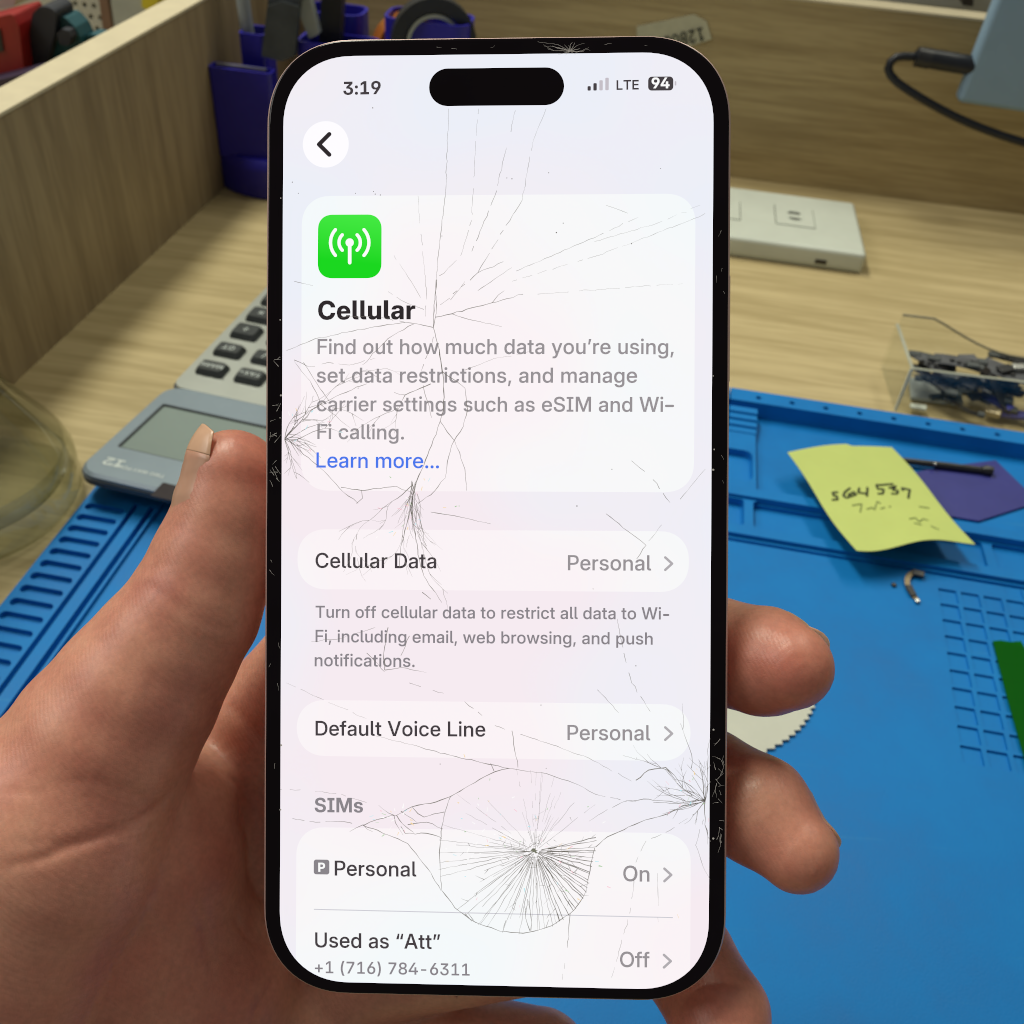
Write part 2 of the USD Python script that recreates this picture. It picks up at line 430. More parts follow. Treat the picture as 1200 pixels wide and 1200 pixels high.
P_T = T

# ---------------------------------------------------------------- the room behind the panels
wn = bn
w0 = corner + bn * 0.10
wt = thing('pegboard_wall', 'whitish board with rows of round holes behind the divider at top left', 'pegboard', loc=w0)
T = frame_of(w0, bd, bn)
board = box(-0.75, 0.85, 0, 0.006, 0, 0.40)
for i in range(-1, 4):
    for j in range(4):
        q = on_plane(88 + i * 11 - j * 3.5, 4 + j * 12.5 + i * 1.5, w0, bn) - w0
        board = board - Manifold.cylinder(0.05, 0.0021, 0.0021, 14, True).rotate((90, 0, 0)).translate((float(q @ bd), 0, float(q[2])))
obj('board', moved(board, T), M['pegboard'], wt, off=w0)
obj('backing', moved(box(-0.75, 0.85, 0.0065, 0.012, 0, 0.40), T), M['slot_dark'], wt, off=w0)


def slab_px(pts, p0_, n, th_, r=0.0):
    """a real slab of thickness th_ whose front outline runs through the given sight lines on the plane p0_, n (n away from the viewer)"""
    x = unit(np.cross([0, 0, 1], n)) * -1.0
    x = np.array([n[1], -n[0], 0.0])
    P = [on_plane(*q, p0_, n) - p0_ for q in pts]
    pg = Polygon([(float(q @ x), float(q[2])) for q in P])
    if r:
        pg = pg.buffer(-r).buffer(r, quad_segs=6)
    m = shape3(pg, 0, th_)
    T_ = np.eye(4)
    T_[:3, 0], T_[:3, 1], T_[:3, 2], T_[:3, 3] = x, [0, 0, 1], -n, p0_ + n * th_
    return moved(m, T_)


q0 = corner + bn * 0.07 - bd * 0.2
o = obj('brown_strip', slab_px([(112, -30), (121, -30), (136, 60), (124, 60)], w0 - bn * 0.012, bn, 0.010), M['brown'])
tag(o, 'thin brown upright strip on the holed board behind the divider', 'strip')
o = obj('grey_tin', slab_px([(124, -40), (168, -40), (172, 60), (138, 60)], w0 - bn * 0.035, bn, 0.022, 0.002), M['pale_grey'])
tag(o, 'pale grey box between the brown strip and the yellow item, top left', 'box')
o = obj('yellow_item', slab_px([(166, -10), (186, -14), (184, 6), (172, 12), (166, 8)], w0 - bn * 0.04, bn, 0.02, 0.001), M['yellow'])
tag(o, 'small bright yellow item peeking over the divider top', 'tool')
r0 = corner - bd * 0.13 - bn * 0.18
red = thing('red_case', 'dark red plastic case at the far left edge behind the divider', 'case', loc=r0)
obj('body', slab_px([(-60, 35), (14, 16), (22, 30), (32, 118), (20, 130), (-60, 130)], r0, bn, 0.03, 0.002), M['red'], red, off=r0)
obj('label_patch', slab_px([(-40, 45), (0, 34), (4, 60), (-40, 72)], r0 - bn * 0.0008, bn, 0.0006), M['black_plastic'], red, off=r0)
o = obj('white_ledge', slab_px([(-60, -10), (22, -14), (16, 8), (-60, 20)], r0 + bn * 0.03, bn, 0.02, 0.002), M['pegboard'])
tag(o, 'whitish rounded ledge above the red case in the top left corner', 'shelf')
pz = corner - bd * 0.075 - bn * 0.17
pl = thing('teal_pliers', 'dark navy and teal rubber tool grip standing behind the divider', 'tool', loc=pz)
obj('grip', slab_px([(24, 120), (32, 60), (38, 16), (46, 8), (56, 8), (66, 14), (64, 40), (56, 70), (54, 120)], pz, bn, 0.02, 0.003), M['pouch'], pl, off=pz)
obj('grip', slab_px([(54, 120), (57, 66), (66, 20), (76, 20), (88, 32), (94, 44), (96, 60), (96, 120)], pz + bn * 0.006, bn, 0.016, 0.003), M['teal'], pl, off=pz)
obj('jaw', slab_px([(92, 120), (96, 44), (106, 40), (116, 42), (130, 60), (130, 120)], pz + bn * 0.012, bn, 0.012, 0.003), M['teal'], pl, off=pz)
obj('pivot', slab_px([(66, 40), (72, 34), (80, 36), (84, 44), (80, 54), (70, 52)], pz - bn * 0.001, bn, 0.008, 0.001), M['pouch'], pl, off=pz)
o = obj('purple_box', slab_px([(-60, 108), (30, 86), (44, 84), (44, 140), (-60, 150)], pz - bn * 0.03, bn, 0.02, 0.002), plain('dark_violet', (0.03, 0.02, 0.05), 0.5))
tag(o, 'dark violet box edge just above the divider at far left', 'box')
q0 = b0 + bn * 0.09
o = obj('pale_shelf_board', slab_px([(955, -60), (1130, -45), (1133, 6), (1127, 8), (956, -4)], q0 - bn * 0.03, bn, 0.02), M['pegboard'])
tag(o, 'pale board seen just above the back panel near the blue adapter', 'board')
o = obj('dark_bottle_cap', slab_px([(1127, -30), (1140, -30), (1141, 8), (1128, 6)], q0 - bn * 0.045, bn, 0.012, 0.001), M['slot_dark'])
tag(o, 'small dark item above the back panel edge left of blue adapter', 'cap')

# ---------------------------------------------------------------- blue repair mat
Am = G(855, 455, 0.008)
Bm = G(1200, 508, 0.008)
mu = unit((Bm - Am) * [1, 1, 0])
mw = np.array([-mu[1], mu[0], 0])         # away from the viewer; v in the notes is -w
MT = np.eye(4)
MT[:3, 0], MT[:3, 1], MT[:3, 2], MT[:3, 3] = mu, mw, [0, 0, 1], [Am[0], Am[1], 0]
mm = 0.001


def mat_uv(x, y, z):
    p = G(x, y, z) - MT[:3, 3]
    return float(p @ mu), float(-(p @ mw))


def mb(u0, u1, v0, v1, z0, z1):
    return box(u0 * mm, u1 * mm, -v1 * mm, -v0 * mm, z0 * mm, z1 * mm)


def mr(u0, u1, v0, v1, z0, z1, r):
    return poly3(rrect(u0 * mm, u1 * mm, -v1 * mm, -v0 * mm, r * mm, 4), z0 * mm, z1 * mm)


Lp = [(-265, 134), (-40, 134), (-40, 2.2), (250, 2.2), (250, 420), (-265, 420)]
body = poly3([(u * mm, -v * mm) for u, v in Lp], 0.0002, 0.003)
adds = [mb(-40, 250, 2.2, 12.5, .2, 10), mb(-40, 250, 77, 83, .2, 6.5), mb(-40, 250, 102, 107.5, .2, 5.0),
        mb(-265, -234, 134, 420, .2, 4.6), mb(-40, 13.5, 12, 102, .2, 5.0)]
for k in range(4):
    adds.append(mb(-40, 13.8, 16 + 4.2 * k, 20.3 + 4.2 * k, .2, 8.6 - 1.05 * k))
for a in adds:
    body = body + a
subs = [mr(14, 248, 12.8, 76.6, 1.2, 30, 2.5), mr(-4, 12, 47, 70, 1.2, 30, 4), mr(12, 111.5, 84, 101.5, 1.2, 30, 1.5), mr(115.5, 248, 84, 101.5, 1.2, 30, 1.5),
        mr(-38, 8, 84, 101.5, 1.2, 30, 1.5), mb(-40, 250, 109, 111, 1.8, 30), mb(-244.5, -242.3, 152, 419, 2.2, 30), mb(-237.6, -235.2, 152, 419, 1.6, 30)]
for k in range(16):
    u = 14.2 - 16.55 * 3 + 16.55 * k
    subs.append(Manifold.cylinder(0.02, 0.0014, 0.0014, 16).translate((u * mm, -7.8 * mm, 0.006)))
for k in range(32):
    v = 155.2 + 6.95 * k
    subs.append(mr(-263 + 0.02 * k, -246.2, v + 1, v + 5.0, 2.4, 30, 1.9))
for i in range(16):
    for j in range(-1, 10):
        if (j < 0 and i < 3) or 88 + 9 * i > 236:
            continue
        v = 118.6 + 8.9 * j
        u = 88.0 + 9.05 * i - 0.052 * (v - 118)
        subs.append(mr(u, u + 7.3, v, v + 7.5, 2.05, 30, 0.5))
u0, v0 = mat_uv(895, 1035, 0.003)
u1, v1 = mat_uv(890, 1118, 0.003)
subs.append(mb(u0 - 0.35, u0 + 0.35, v0 - 6, v1 + 30, 2.3, 30))
body = body - Manifold.batch_boolean(subs, m3.OpType.Add)
mat_obj = obj('repair_mat', moved(body, MT), M['silicone'])
tag(mat_obj, 'blue silicone repair mat with compartments, slots and a grid of small square cells', 'mat')

# ---------------------------------------------------------------- glass jar, left edge
jc = G(-40, 588, 0)
jar = thing('glass_jar', 'clear glass bottle with thick base at the left edge beside the calculator', 'bottle', loc=jc)
outer = [(0.0001, 0.0), (0.040, 0.0), (0.0445, 0.0015), (0.0465, 0.005), (0.0455, 0.009), (0.0465, 0.013), (0.0462, 0.019), (0.0435, 0.025), (0.037, 0.036), (0.029, 0.050), (0.022, 0.066), (0.0185, 0.082), (0.018, 0.10), (0.0205, 0.102), (0.0205, 0.108)]
inner = [(0.0432, 0.024), (0.0432, 0.019), (0.042, 0.013), (0.037, 0.0095), (0.024, 0.0085), (0.018, 0.0105), (0.0001, 0.011)]
obj('glass_body', moved(cat([lathe(outer, 72), lathe(inner, 72)]), trimesh.transformations.translation_matrix(jc + [0, 0, 0.0004])), M['jar_glass'], jar, smooth=40, off=jc)
obj('stopper', moved(lathe([(0.0001, 0.100), (0.0145, 0.100), (0.0150, 0.109), (0.0200, 0.109), (0.0205, 0.118), (0.017, 0.122), (0.0001, 0.123)], 32), trimesh.transformations.translation_matrix(jc + [0, 0, 0.0004])), M['dark_grey'], jar, smooth=40, off=jc)

# ---------------------------------------------------------------- calculator
CZ, SEAM = 0.0197, 0.0152
c0 = G(86, 551, CZ)
ca = unit((G(313, 333, 0.0145) - G(197, 452, 0.0145)) * [1, 1, 0])
cb = np.array([ca[1], -ca[0], 0])
L1 = float((G(197, 452, 0.0145) - c0) @ ca)    # length of the display housing
CT = frame_of(c0 * [1, 1, 0], cb, ca)      # x across, y along, z up
calc = thing('calculator', 'silver desk calculator with dark keys and grey display lying under the thumb', 'calculator', loc=c0 * [1, 1, 0])
coff = c0 * [1, 1, 0]
W_C = 0.150


shear = np.eye(4)
shear[2, 1] = -(CZ - SEAM) / L1
hs_m = Manifold.batch_hull([poly3(rrect(0, W_C, 0, L1, 0.009, 8), CZ - 0.0026, CZ - 0.0012), poly3(rrect(.0014, W_C - .0014, .0014, L1 - .0006, 0.0078, 8), CZ - 0.0013, CZ)])
dk = cat([moved(poly3(rrect(-0.0007, W_C + 0.0007, -0.0007, L1, 0.0094, 8), CZ - 0.0052, CZ - 0.0026), CT @ shear),
          moved(Manifold.batch_hull([poly3(rrect(0.001, W_C - .001, 0.002, L1, 0.009, 6), CZ - 0.0072, CZ - 0.0068), poly3(rrect(0.010, W_C - .010, 0.012, L1, 0.009, 6), 0.0050, 0.0054)]), CT)])
obj('lower_case', dk, M['calc_dark'], calc, off=coff)
obj('key_plate', moved(poly3(rrect(0.0012, W_C - 0.001, L1 + 0.0005, 0.215, 0.006, 6), 0.0122, 0.0145), CT), M['calc_plate'], calc, off=coff)
obj('key_case', moved(poly3(rrect(-0.0003, W_C, L1 + 0.0002, 0.216, 0.006, 6), 0.0052, 0.0122), CT), M['calc_dark'], calc, off=coff)


def cuv(x, y, z):
    p = G(x, y, z) - coff
    return float(p @ cb), float(p @ ca)


a, b = cuv(139, 519, CZ - .001), cuv(196, 471, SEAM + .0008)
c_, d_ = cuv(225, 546, CZ - .001), cuv(250, 490, SEAM + .0008)
lx0, ly0, ly1 = 0.5 * (a[0] + b[0]), 0.5 * (a[1] + c_[1]), 0.5 * (b[1] + d_[1])
ly0, ly1 = max(0.016, ly0), min(L1 - 0.006, ly1)
lx1 = lx0 + 0.092
rim = poly3(rrect(lx0 - .0002, lx1 + .0002, ly0 - .0002, ly1 + .0002, .001), CZ - .00105, CZ - .0002) - poly3(rrect(lx0 + .0004, lx1 - .0004, ly0 + .0004, ly1 - .0004, .0008), CZ - .005, CZ + .002)
hs = hs_m - poly3(rrect(lx0 - .0003, lx1 + .0003, ly0 - .0003, ly1 + .0003, .001), CZ - .0011, CZ + .01)
obj('display_housing', moved(hs, CT @ shear), M['calc_grey'], calc, off=coff)
obj('display_rim', moved(rim, CT @ shear), M['calc_dark'], calc, off=coff)
obj('display', moved(poly3(rrect(lx0, lx1, ly0, ly1, .0008), CZ - .00104, CZ - .0009), CT @ shear), M['lcd'], calc, off=coff)
sp = cuv(178, 580, CZ)
obj('solar_panel', moved(poly3(rrect(sp[0], sp[0] + .042, sp[1] - .001, sp[1] + .0085, .0005), CZ, CZ + .0002), CT @ shear), M['solar'], calc, off=coff)


def flip_text(s, x, y, h, w, z):
    """lettering that reads from the far side of the calculator: turned half round, its top towards the viewer"""
    t = text(s, w, h)
    T_ = np.eye(4)
    T_[0, 0] = T_[1, 1] = -1
    T_[:3, 3] = (x, y, z)
    t.apply_transform(T_)
    return t


q = cuv(136, 541, CZ)
obj('logo', moved(flip_text('12', q[0] + .003, q[1] + .0025, .0052, 800, CZ + .0001), CT @ shear), M['print_white'], calc, off=coff)
q = cuv(176, 560, CZ)
obj('lettering', moved(flip_text('TWO WAY POWER', q[0] + .0045, q[1] + .004, .0020, 700, CZ + .0001), CT @ shear), M['print_white'], calc, off=coff)
q = cuv(268, 447, 0.0145)
obj('lettering', moved(flip_text('RATE  SET', q[0] - .003, q[1] + .0015, .0016, 600, 0.0146), CT), M['print_dark'], calc, off=coff)
krows = [(248, 429, 'MARK'), (266, 412, 'GT'), (285, 391, '\u00f7'), (304, 368, '\u00d7')]
kz = 0.0172
ku = [cuv(x, y, kz) for x, y, _ in krows]
kx0 = float(np.mean([k[0] for k in ku]))
ky0, dky = ku[0][1], (ku[3][1] - ku[0][1]) / 3
lab = [['MARK', 'GT', '\u00f7', '\u00d7', '-', '+', '='], ['TAX+', '\u221a', '9', '6', '3', '.', '+'], ['TAX-', '%', '8', '5', '2', '00', '-'], ['M+', 'M-', '7', '4', '1', '0', 'C'], ['MU', 'MR', 'CE', 'MC', 'AC', 'ON', 'C']]
dkx = float(np.mean([cuv(290, 447, kz)[0] - ku[0][0], cuv(303, 424, kz)[0] - ku[1][0]]))
for i in range(5):
    for j in range(7):
        if j >= 5 and i > 2:
            continue
        big = j >= 2
        x, y = kx0 + dkx * i, ky0 + dky * j + (0.0012 if big else 0)
        hw, hh = 0.0071, (0.0050 if not big else 0.0060)
        bsq = Manifold.batch_hull([poly3(rrect(x - hw, x + hw, y - hh, y + hh, .0018), .0146, .0154), poly3(rrect(x - hw + .0012, x + hw - .0012, y - hh + .0012, y + hh - .0012, .0016), .0154, .0176)])
        kk = obj('key', moved(bsq, CT), M['key'], calc, off=coff)
        tt = text(lab[i][j], 700, .0044 if len(lab[i][j]) < 2 else (.0034 if len(lab[i][j]) < 3 else .0029))
        w = tt.bounds[1][0]
        T_ = np.eye(4)
        T_[0, 0] = T_[1, 1] = -1
        T_[:3, 3] = (x + w / 2, y + .0014, .0177)
        tt.apply_transform(T_)
        obj('legend', moved(tt, CT), M['print_key'], kk, off=coff)

# ---------------------------------------------------------------- socket strip
SZ = 0.0135
s0 = G(855, 222, SZ)
s1 = G(1002, 237, SZ)
s2 = G(1004, 297, SZ)
sd = bd
sn = np.array([-sd[1], sd[0], 0])
slen = 0.30
ST = frame_of(s1 * [1, 1, 0], -sd, -sn)     # x to the left along the strip, y towards the viewer
depth = float((s1 - s2) @ sn)
soff = s1 * [1, 1, 0]
soc = thing('socket_strip', 'long off-white power socket strip lying on the desk right of the phone', 'power strip', loc=soff)
sb = Manifold.batch_hull([rbox(0, slen, 0, depth, 0.0008, SZ, 0.003), box(0.001, slen, -0.0005 + .001, depth - .001, 0.0006, 0.004)])


def suv(x, y):
    p = G(x, y, SZ) - soff
    return float(p @ -sd), float(p @ -sn)


mods = [[suv(955, 268), suv(908, 240)], [suv(867, 258), suv(838, 233)]]
for (a, b) in mods:
    x0, x1 = sorted((a[0], b[0]))
    y0, y1 = sorted((a[1], b[1]))
    fr = poly3(rrect(x0 - .0006, x1 + .0006, y0 - .0006, y1 + .0006, .0008), SZ - .0012, SZ + .01)
    sb = sb - fr
obj('casing', moved(sb, ST), M['white_plastic'], soc, smooth=35, off=soff)
for k, (a, b) in enumerate(mods):
    x0, x1 = sorted((a[0], b[0]))
    y0, y1 = sorted((a[1], b[1]))
    ins = poly3(rrect(x0, x1, y0, y1, .0006), SZ - .0012, SZ + .0004)
    cx, cy = 0.5 * (x0 + x1), 0.5 * (y0 + y1)
    rr = 0.0060
    if k == 0:
        for sy in (-.0044, .0044):
            ins = ins - poly3(rrect(cx - .0042, cx + .0042, cy + sy - .0018, cy + sy + .0018, .0012), SZ - .0008, SZ + .01)
    mod = obj('socket_module' if k == 0 else 'switch_module', moved(ins, ST), M['white_plastic'], soc, off=soff)
    obj('gap', moved(poly3(rrect(x0 - .0005, x1 + .0005, y0 - .0005, y1 + .0005, .0006), SZ - .00119, SZ - .0009), ST), M['slot_dark'], soc, off=soff)
    if k == 0:
        ring = CrossSection([[(rr * math.cos(t), 1.25 * rr * math.sin(t)) for t in np.linspace(0, 2 * math.pi, 33)[:-1]]])
        rg = ring.extrude(.0003) - ring.offset(-.0006, m3.JoinType.Round).extrude(.01).translate((0, 0, -.005))
        obj('socket_ring', moved(rg.translate((cx, cy, SZ + .0004)), ST), M['white_plastic'], mod, off=soff)
        for sy in (-.0044, .0044):
            obj('slot', moved(box(cx - .0040, cx + .0040, cy + sy - .0016, cy + sy + .0016, SZ - .00075, SZ - .0004), ST), M['slot_dark'], mod, off=soff)
q = G(962, 303, 0.006) - soff
obj('dark_notch', moved(box(float(q @ -sd) - .0035, float(q @ -sd) + .0035, depth - .0012, depth + .0004, .0035, .0062), ST), M['slot_dark'], soc, off=soff)  # notch in the casing, put in as a dark block

# ---------------------------------------------------------------- blue adapter on the back panel with its cable
ap = b0 - bn * 0.038
ax = np.array([bn[1], -bn[0], 0.0])
AT = np.eye(4)
AT[:3, 0], AT[:3, 1], AT[:3, 2], AT[:3, 3] = ax, [0, 0, 1], -bn, ap


def auv(x, y, p=ap):
    q = on_plane(x, y, p, bn) - p
    return float(q @ ax), float(q[2])


bl, tl_, br = auv(1121, 121), auv(1147, 6), auv(1200, 133)
x0, zb, zt = bl[0], 0.5 * (bl[1] + br[1]), tl_[1] + 0.012
ad = thing('blue_adapter', 'blue grey power adapter box hung on the back panel at top right', 'adapter', loc=ap)
tilt = trimesh.transformations.rotation_matrix(math.atan2(br[1] - bl[1], br[0] - bl[0]), [0, 0, 1], [x0, zb, 0])
obj('casing', moved(rbox(x0, x0 + 0.095, bl[1], zt, -0.013, 0.0, 0.004), AT @ tilt), M['adapter'], ad, smooth=40, off=ap)
obj('hook', moved(box(x0 + .03, x0 + .06, zt - .03, zt - .010, -0.0375, -0.0125), AT @ tilt), M['dark_grey'], ad, off=ap)
pm = ap + bn * 0.006
cable = thing('power_cable', 'black cable looping from the blue adapter down along the back panel', 'cable', loc=pm)
pts = [on_plane(*q, pm - bn * e, bn) for q, e in (((1076, 66), .0), ((1058, 66), .0), ((1046, 70), .001), ((1041, 78), .002), ((1046, 91), .003), ((1062, 104), .004), ((1095, 124), .004), ((1140, 146), .005), ((1210, 170), .006), ((1300, 196), .006), ((1400, 240), .0))]
obj('lead', tube(spline(pts, 60), 0.0027, 10), M['rubber'], cable, smooth=True, off=pm)
obj('plug', tube([on_plane(*q, pm, bn) for q in ((1072, 67), (1076, 66.5), (1100, 70.5), (1140, 77))], [.0036, .0056, .0060, .0060], 14), M['rubber'], cable, smooth=40, off=pm)
obj('plug_collar', tube([on_plane(*q, pm, bn) for q in ((1074, 66.3), (1090, 69))], [.0060, .0063], 14), M['black_plastic'], cable, smooth=40, off=pm)

# ---------------------------------------------------------------- masking tape label on the panel
tp = b0 - bn * 0.001
tx = slab_px([(746, 31), (790, 22), (813, 17), (828, 25), (834, 46), (806, 55), (770, 62), (747, 62)], tp, bn, 0.0007, 0.0008)
tape = thing('tape_label', 'strip of pale masking tape with upside-down numbers above the phone', 'label', loc=tp)
obj('tape', tx, M['masking'], tape, off=tp)
t = text('128087', 600, 0.0085)
q1, q2 = on_plane(823, 32, tp - bn * .0008, bn), on_plane(768, 46, tp - bn * .0008, bn)
dx = unit(q2 - q1)
t.apply_scale([np.linalg.norm(q2 - q1) / t.bounds[1][0], 1, 1])
obj('numbers', moved(t, frame_of(q1, dx, np.cross(-bn, dx))), M['ink'], tape, off=tp)

# ---------------------------------------------------------------- pen holder and what stands in it
pc = G(332, 204, 0)
ho = thing('pen_holder', 'navy blue plastic desk organiser with round base in the corner', 'pen holder', loc=pc)
obj('base', moved(lathe([(.0001, .0003), (.0435, .0003), (.0445, .002), (.0445, .018), (.0435, .022), (.041, .0245), (.0001, .0255)], 64), trimesh.transformations.translation_matrix(pc)), M['navy'], ho, smooth=40, off=pc)
HT = frame_of(pc, bd, bn)


def pocket(x0, x1, y0, y1, z0, z1, r=.004, t=.0018, taper=0.0):
    a = poly3(rrect(x0, x1, y0, y1, r, 6), z0, z1)
    b = poly3(rrect(x0 + t, x1 - t, y0 + t, y1 - t, max(r - t, .0005), 6), z0 + .002, z1 + .01)
    return a - b


def hz(px, py, y):
    """x, z in the holder frame of a sight line on the plane y"""
    q = on_plane(px, py, pc + bn * y, bn) - pc
    return float(q @ bd), float(q[2])


fy = -0.036
xa, za = hz(242, 77, fy)
xb, zb = hz(317, 88, fy)
zt = 0.5 * (za + zb)
obj('front_pocket', moved(pocket(xa, xb, fy, fy + .011, .0225, zt, .003), HT), M['navy'], ho, off=pc)
xl, zl = hz(281, 36, -.012)
xr, zr = hz(312, 44, -.012)
obj('tall_slot', moved(pocket(xl, xr, -.016, .004, .0245, zl, .003), HT), M['navy'], ho, off=pc)
xl2, zl2 = hz(345, 48, -.02)
obj('wide_pocket', moved(pocket(xl2, xl2 + .048, -.020, .006, .0245, zl2, .006), HT), M['navy'], ho, off=pc)
xl3, zl3 = hz(372, 12, .012)
obj('rear_pocket', moved(pocket(xl3 - .01, hz(424, 12, .012)[0], .008, .034, .0245, zl3, .009), HT), M['navy'], ho, off=pc)
xl4, zl4 = hz(505, 26, .0)
xr4 = hz(549, 26, .0)[0]
obj('side_pocket', moved(pocket(xl2 + .05, xr4, -.002, .028, .004, zl4, .009), HT), M['navy'], ho, off=pc)
o = obj('steel_ruler', moved(box(xa + .0045, xb - .0045, fy + .004, fy + .0065, .025, zt + .0012), HT), M['steel'])
tag(o, 'flat steel ruler edge standing in the front pocket of the pen holder', 'ruler')
qx, _ = hz(290, 20, -.006)
o = obj('grey_rod', moved(tube([(qx, -.006, .03), (qx - .001, -.006, .09), (qx - .004, -.005, .16)], .0042, 14), HT), M['pale_grey'], smooth=40)
tag(o, 'grey metal rod standing in the tall slot of the pen holder', 'rod')
cl = thing('black_clip', 'dark grey wedge shaped clip hooked over the pen holder beside the rod', 'clip', loc=pc)
k0 = pc + bn * -.024
obj('front_arm', slab_px([(306, 66), (313, 8), (330, 2), (349, 8), (345, 66), (330, 72)], k0, bn, .006, .001), M['dark_grey'], cl, off=pc)
obj('rear_arm', slab_px([(344, -30), (356, -30), (374, 40), (362, 46), (349, 12)], k0 + bn * .008, bn, .006, .001), M['pale_grey'], cl, off=pc)
obj('bridge', slab_px([(313, 10), (318, -30), (356, -30), (350, 12)], k0 + bn * .003, bn, .009, .001), M['dark_grey'], cl, off=pc)
o = obj('screwdriver', slab_px([(372, 70), (378, -30), (402, -30), (398, 70)], pc + bn * -.006, bn, .008, .002), M['black_plastic'])
tag(o, 'black screwdriver handle standing between the clip and the orange tape roll', 'tool')


def ring_roll(cxp, cyp, y, ro, ri, w, name, label, material, tiltz):
    x, z = hz(cxp, cyp, y)
    g = CrossSection.circle(ro, 64).extrude(w) - CrossSection.circle(ri, 64).extrude(w * 3).translate((0, 0, -w))
    m = moved(g.translate((0, 0, -w / 2)), trimesh.transformations.rotation_matrix(math.pi / 2, [1, 0, 0]))
    m.apply_transform(trimesh.transformations.rotation_matrix(tiltz, [0, 0, 1]))
    m.apply_translation((x, y, z))
    o = obj(name, moved(m, HT), material, smooth=35)
    tag(o, label, 'tape roll')


ring_roll(476, 58, .020, .0215, .014, .012, 'orange_tape_roll', 'glossy orange tape roll standing upright behind the phone top', M['orange'], 0.6)
ring_roll(508, 50, .004, .0265, .0185, .010, 'black_tape_roll', 'black tape roll standing upright in front of the orange roll', M['black_plastic'], 0.35)
ring_roll(508, 50, .003, .0172, .0150, .008, 'grey_tape_core', 'pale grey roll core inside the black tape roll', M['pale_grey'], 0.35)

# ---------------------------------------------------------------- clear box of parts, right edge
BZ = 0.027
f0 = G(1047, 485, 0)
f1 = G(1200, 504, 0)
fd = unit(f1 - f0)
fn = np.array([-fd[1], fd[0], 0])
BT = frame_of(f0, fd, fn)
bxl, bdp = 0.14, 0.105
q = on_plane(1043, 367, f0, np.array([fd[0], fd[1], 0])) if False else G(1043, 367, BZ + .006) - f0
bdp = float(q @ fn)
cb_t = thing('clear_box', 'low clear acrylic box with scooped back wall on the mat edge at right', 'box', loc=f0)
t = 0.0016
obj('base_panel', moved(trimesh.Trimesh([(0, 0, .0012), (bxl, 0, .0012), (bxl, bdp, .0012), (0, bdp, .0012)], [(0, 1, 2), (0, 2, 3)], process=False), BT), M['pane'], cb_t, off=f0)
obj('front_panel', moved(box(t, bxl - t, 0, t, .0021, BZ), BT), M['pane'], cb_t, off=f0)
obj('left_panel', moved(box(0, t - .0001, 0, bdp, .0021, BZ), BT), M['pane'], cb_t, off=f0)
obj('right_panel', moved(box(bxl - t + .0001, bxl, 0, bdp, .0021, BZ), BT), M['pane'], cb_t, off=f0)
# back wall: a sheet with a wide scoop
top = BZ + .006
sc = [(t, .0021), (bxl - t, .0021), (bxl - t, top), (bxl - .018, top)]
for k in range(17):
    w = k / 16
    xx = bxl - .018 - (bxl - .036) * w
    sc.append((xx, top - .0165 * (0.5 - 0.5 * math.cos(2 * math.pi * min(max(w, 0), 1))) ** 0.55))
sc += [(t, top)]
bw = moved(poly3(sc, 0, t), trimesh.transformations.rotation_matrix(math.pi / 2, [1, 0, 0]))
bw.apply_translation((0, bdp, 0))
obj('back_panel_sheet', moved(bw, BT), M['pane'], cb_t, off=f0)
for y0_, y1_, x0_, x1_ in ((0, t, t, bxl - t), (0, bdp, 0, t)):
    obj('top_edge', moved(box(x0_, x1_, y0_, y1_, BZ + .00005, BZ + .0004), BT), M['painted_edge_glint'], cb_t, off=f0)
ee = tube(np.array([[x, bdp - t / 2, z + .0003] for x, z in sc[2:] if z > .01]), .0006, 6)
obj('scooped_edge', moved(ee, BT), M['edge_dark'], cb_t, off=f0)
# edge highlight of the sheets painted as a thin pale strip
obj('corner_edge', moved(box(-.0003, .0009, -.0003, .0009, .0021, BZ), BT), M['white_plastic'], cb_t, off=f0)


def bp_(px, py, z):
    return G(px, py, z)


def strip_px(pts, w, th_=0.0006):
    """flat ribbon through points (px, py, height) lying in the box"""
    P = spline([G(x, y, z) for x, y, z in pts], 14) if len(pts) > 2 else np.array([G(x, y, z) for x, y, z in pts])
    tt_ = np.gradient(P, axis=0)
    V, Fc = [], []
    for k in range(len(P)):
        s = unit(np.cross(tt_[k], [0, 0, 1])) * w / 2
        up = unit(np.cross(s, tt_[k])) * th_ / 2
        V += [P[k] - s - up, P[k] + s - up, P[k] + s + up, P[k] - s + up]
    for k in range(len(P) - 1):
        for j in range(4):
            a0, a1 = 4 * k + j, 4 * k + (j + 1) % 4
            Fc += [(a0, a1, a1 + 4), (a0, a1 + 4, a0 + 4)]
    Fc += [(0, 2, 1), (0, 3, 2)]
    e = 4 * (len(P) - 1)
    Fc += [(e, e + 1, e + 2), (e, e + 2, e + 3)]
    return trimesh.Trimesh(np.array(V), np.array(Fc), process=False)


def block_px(px, py, z, a, sx, sy, sz):
    p = G(px, py, z)
    return moved(rbox(-sx / 2, sx / 2, -sy / 2, sy / 2, -sz / 2, sz / 2, min(sx, sy, sz) * .2, 8), frame_of(p, [math.cos(a), math.sin(a), 0.05], [-math.sin(a), math.cos(a), 0.1]))


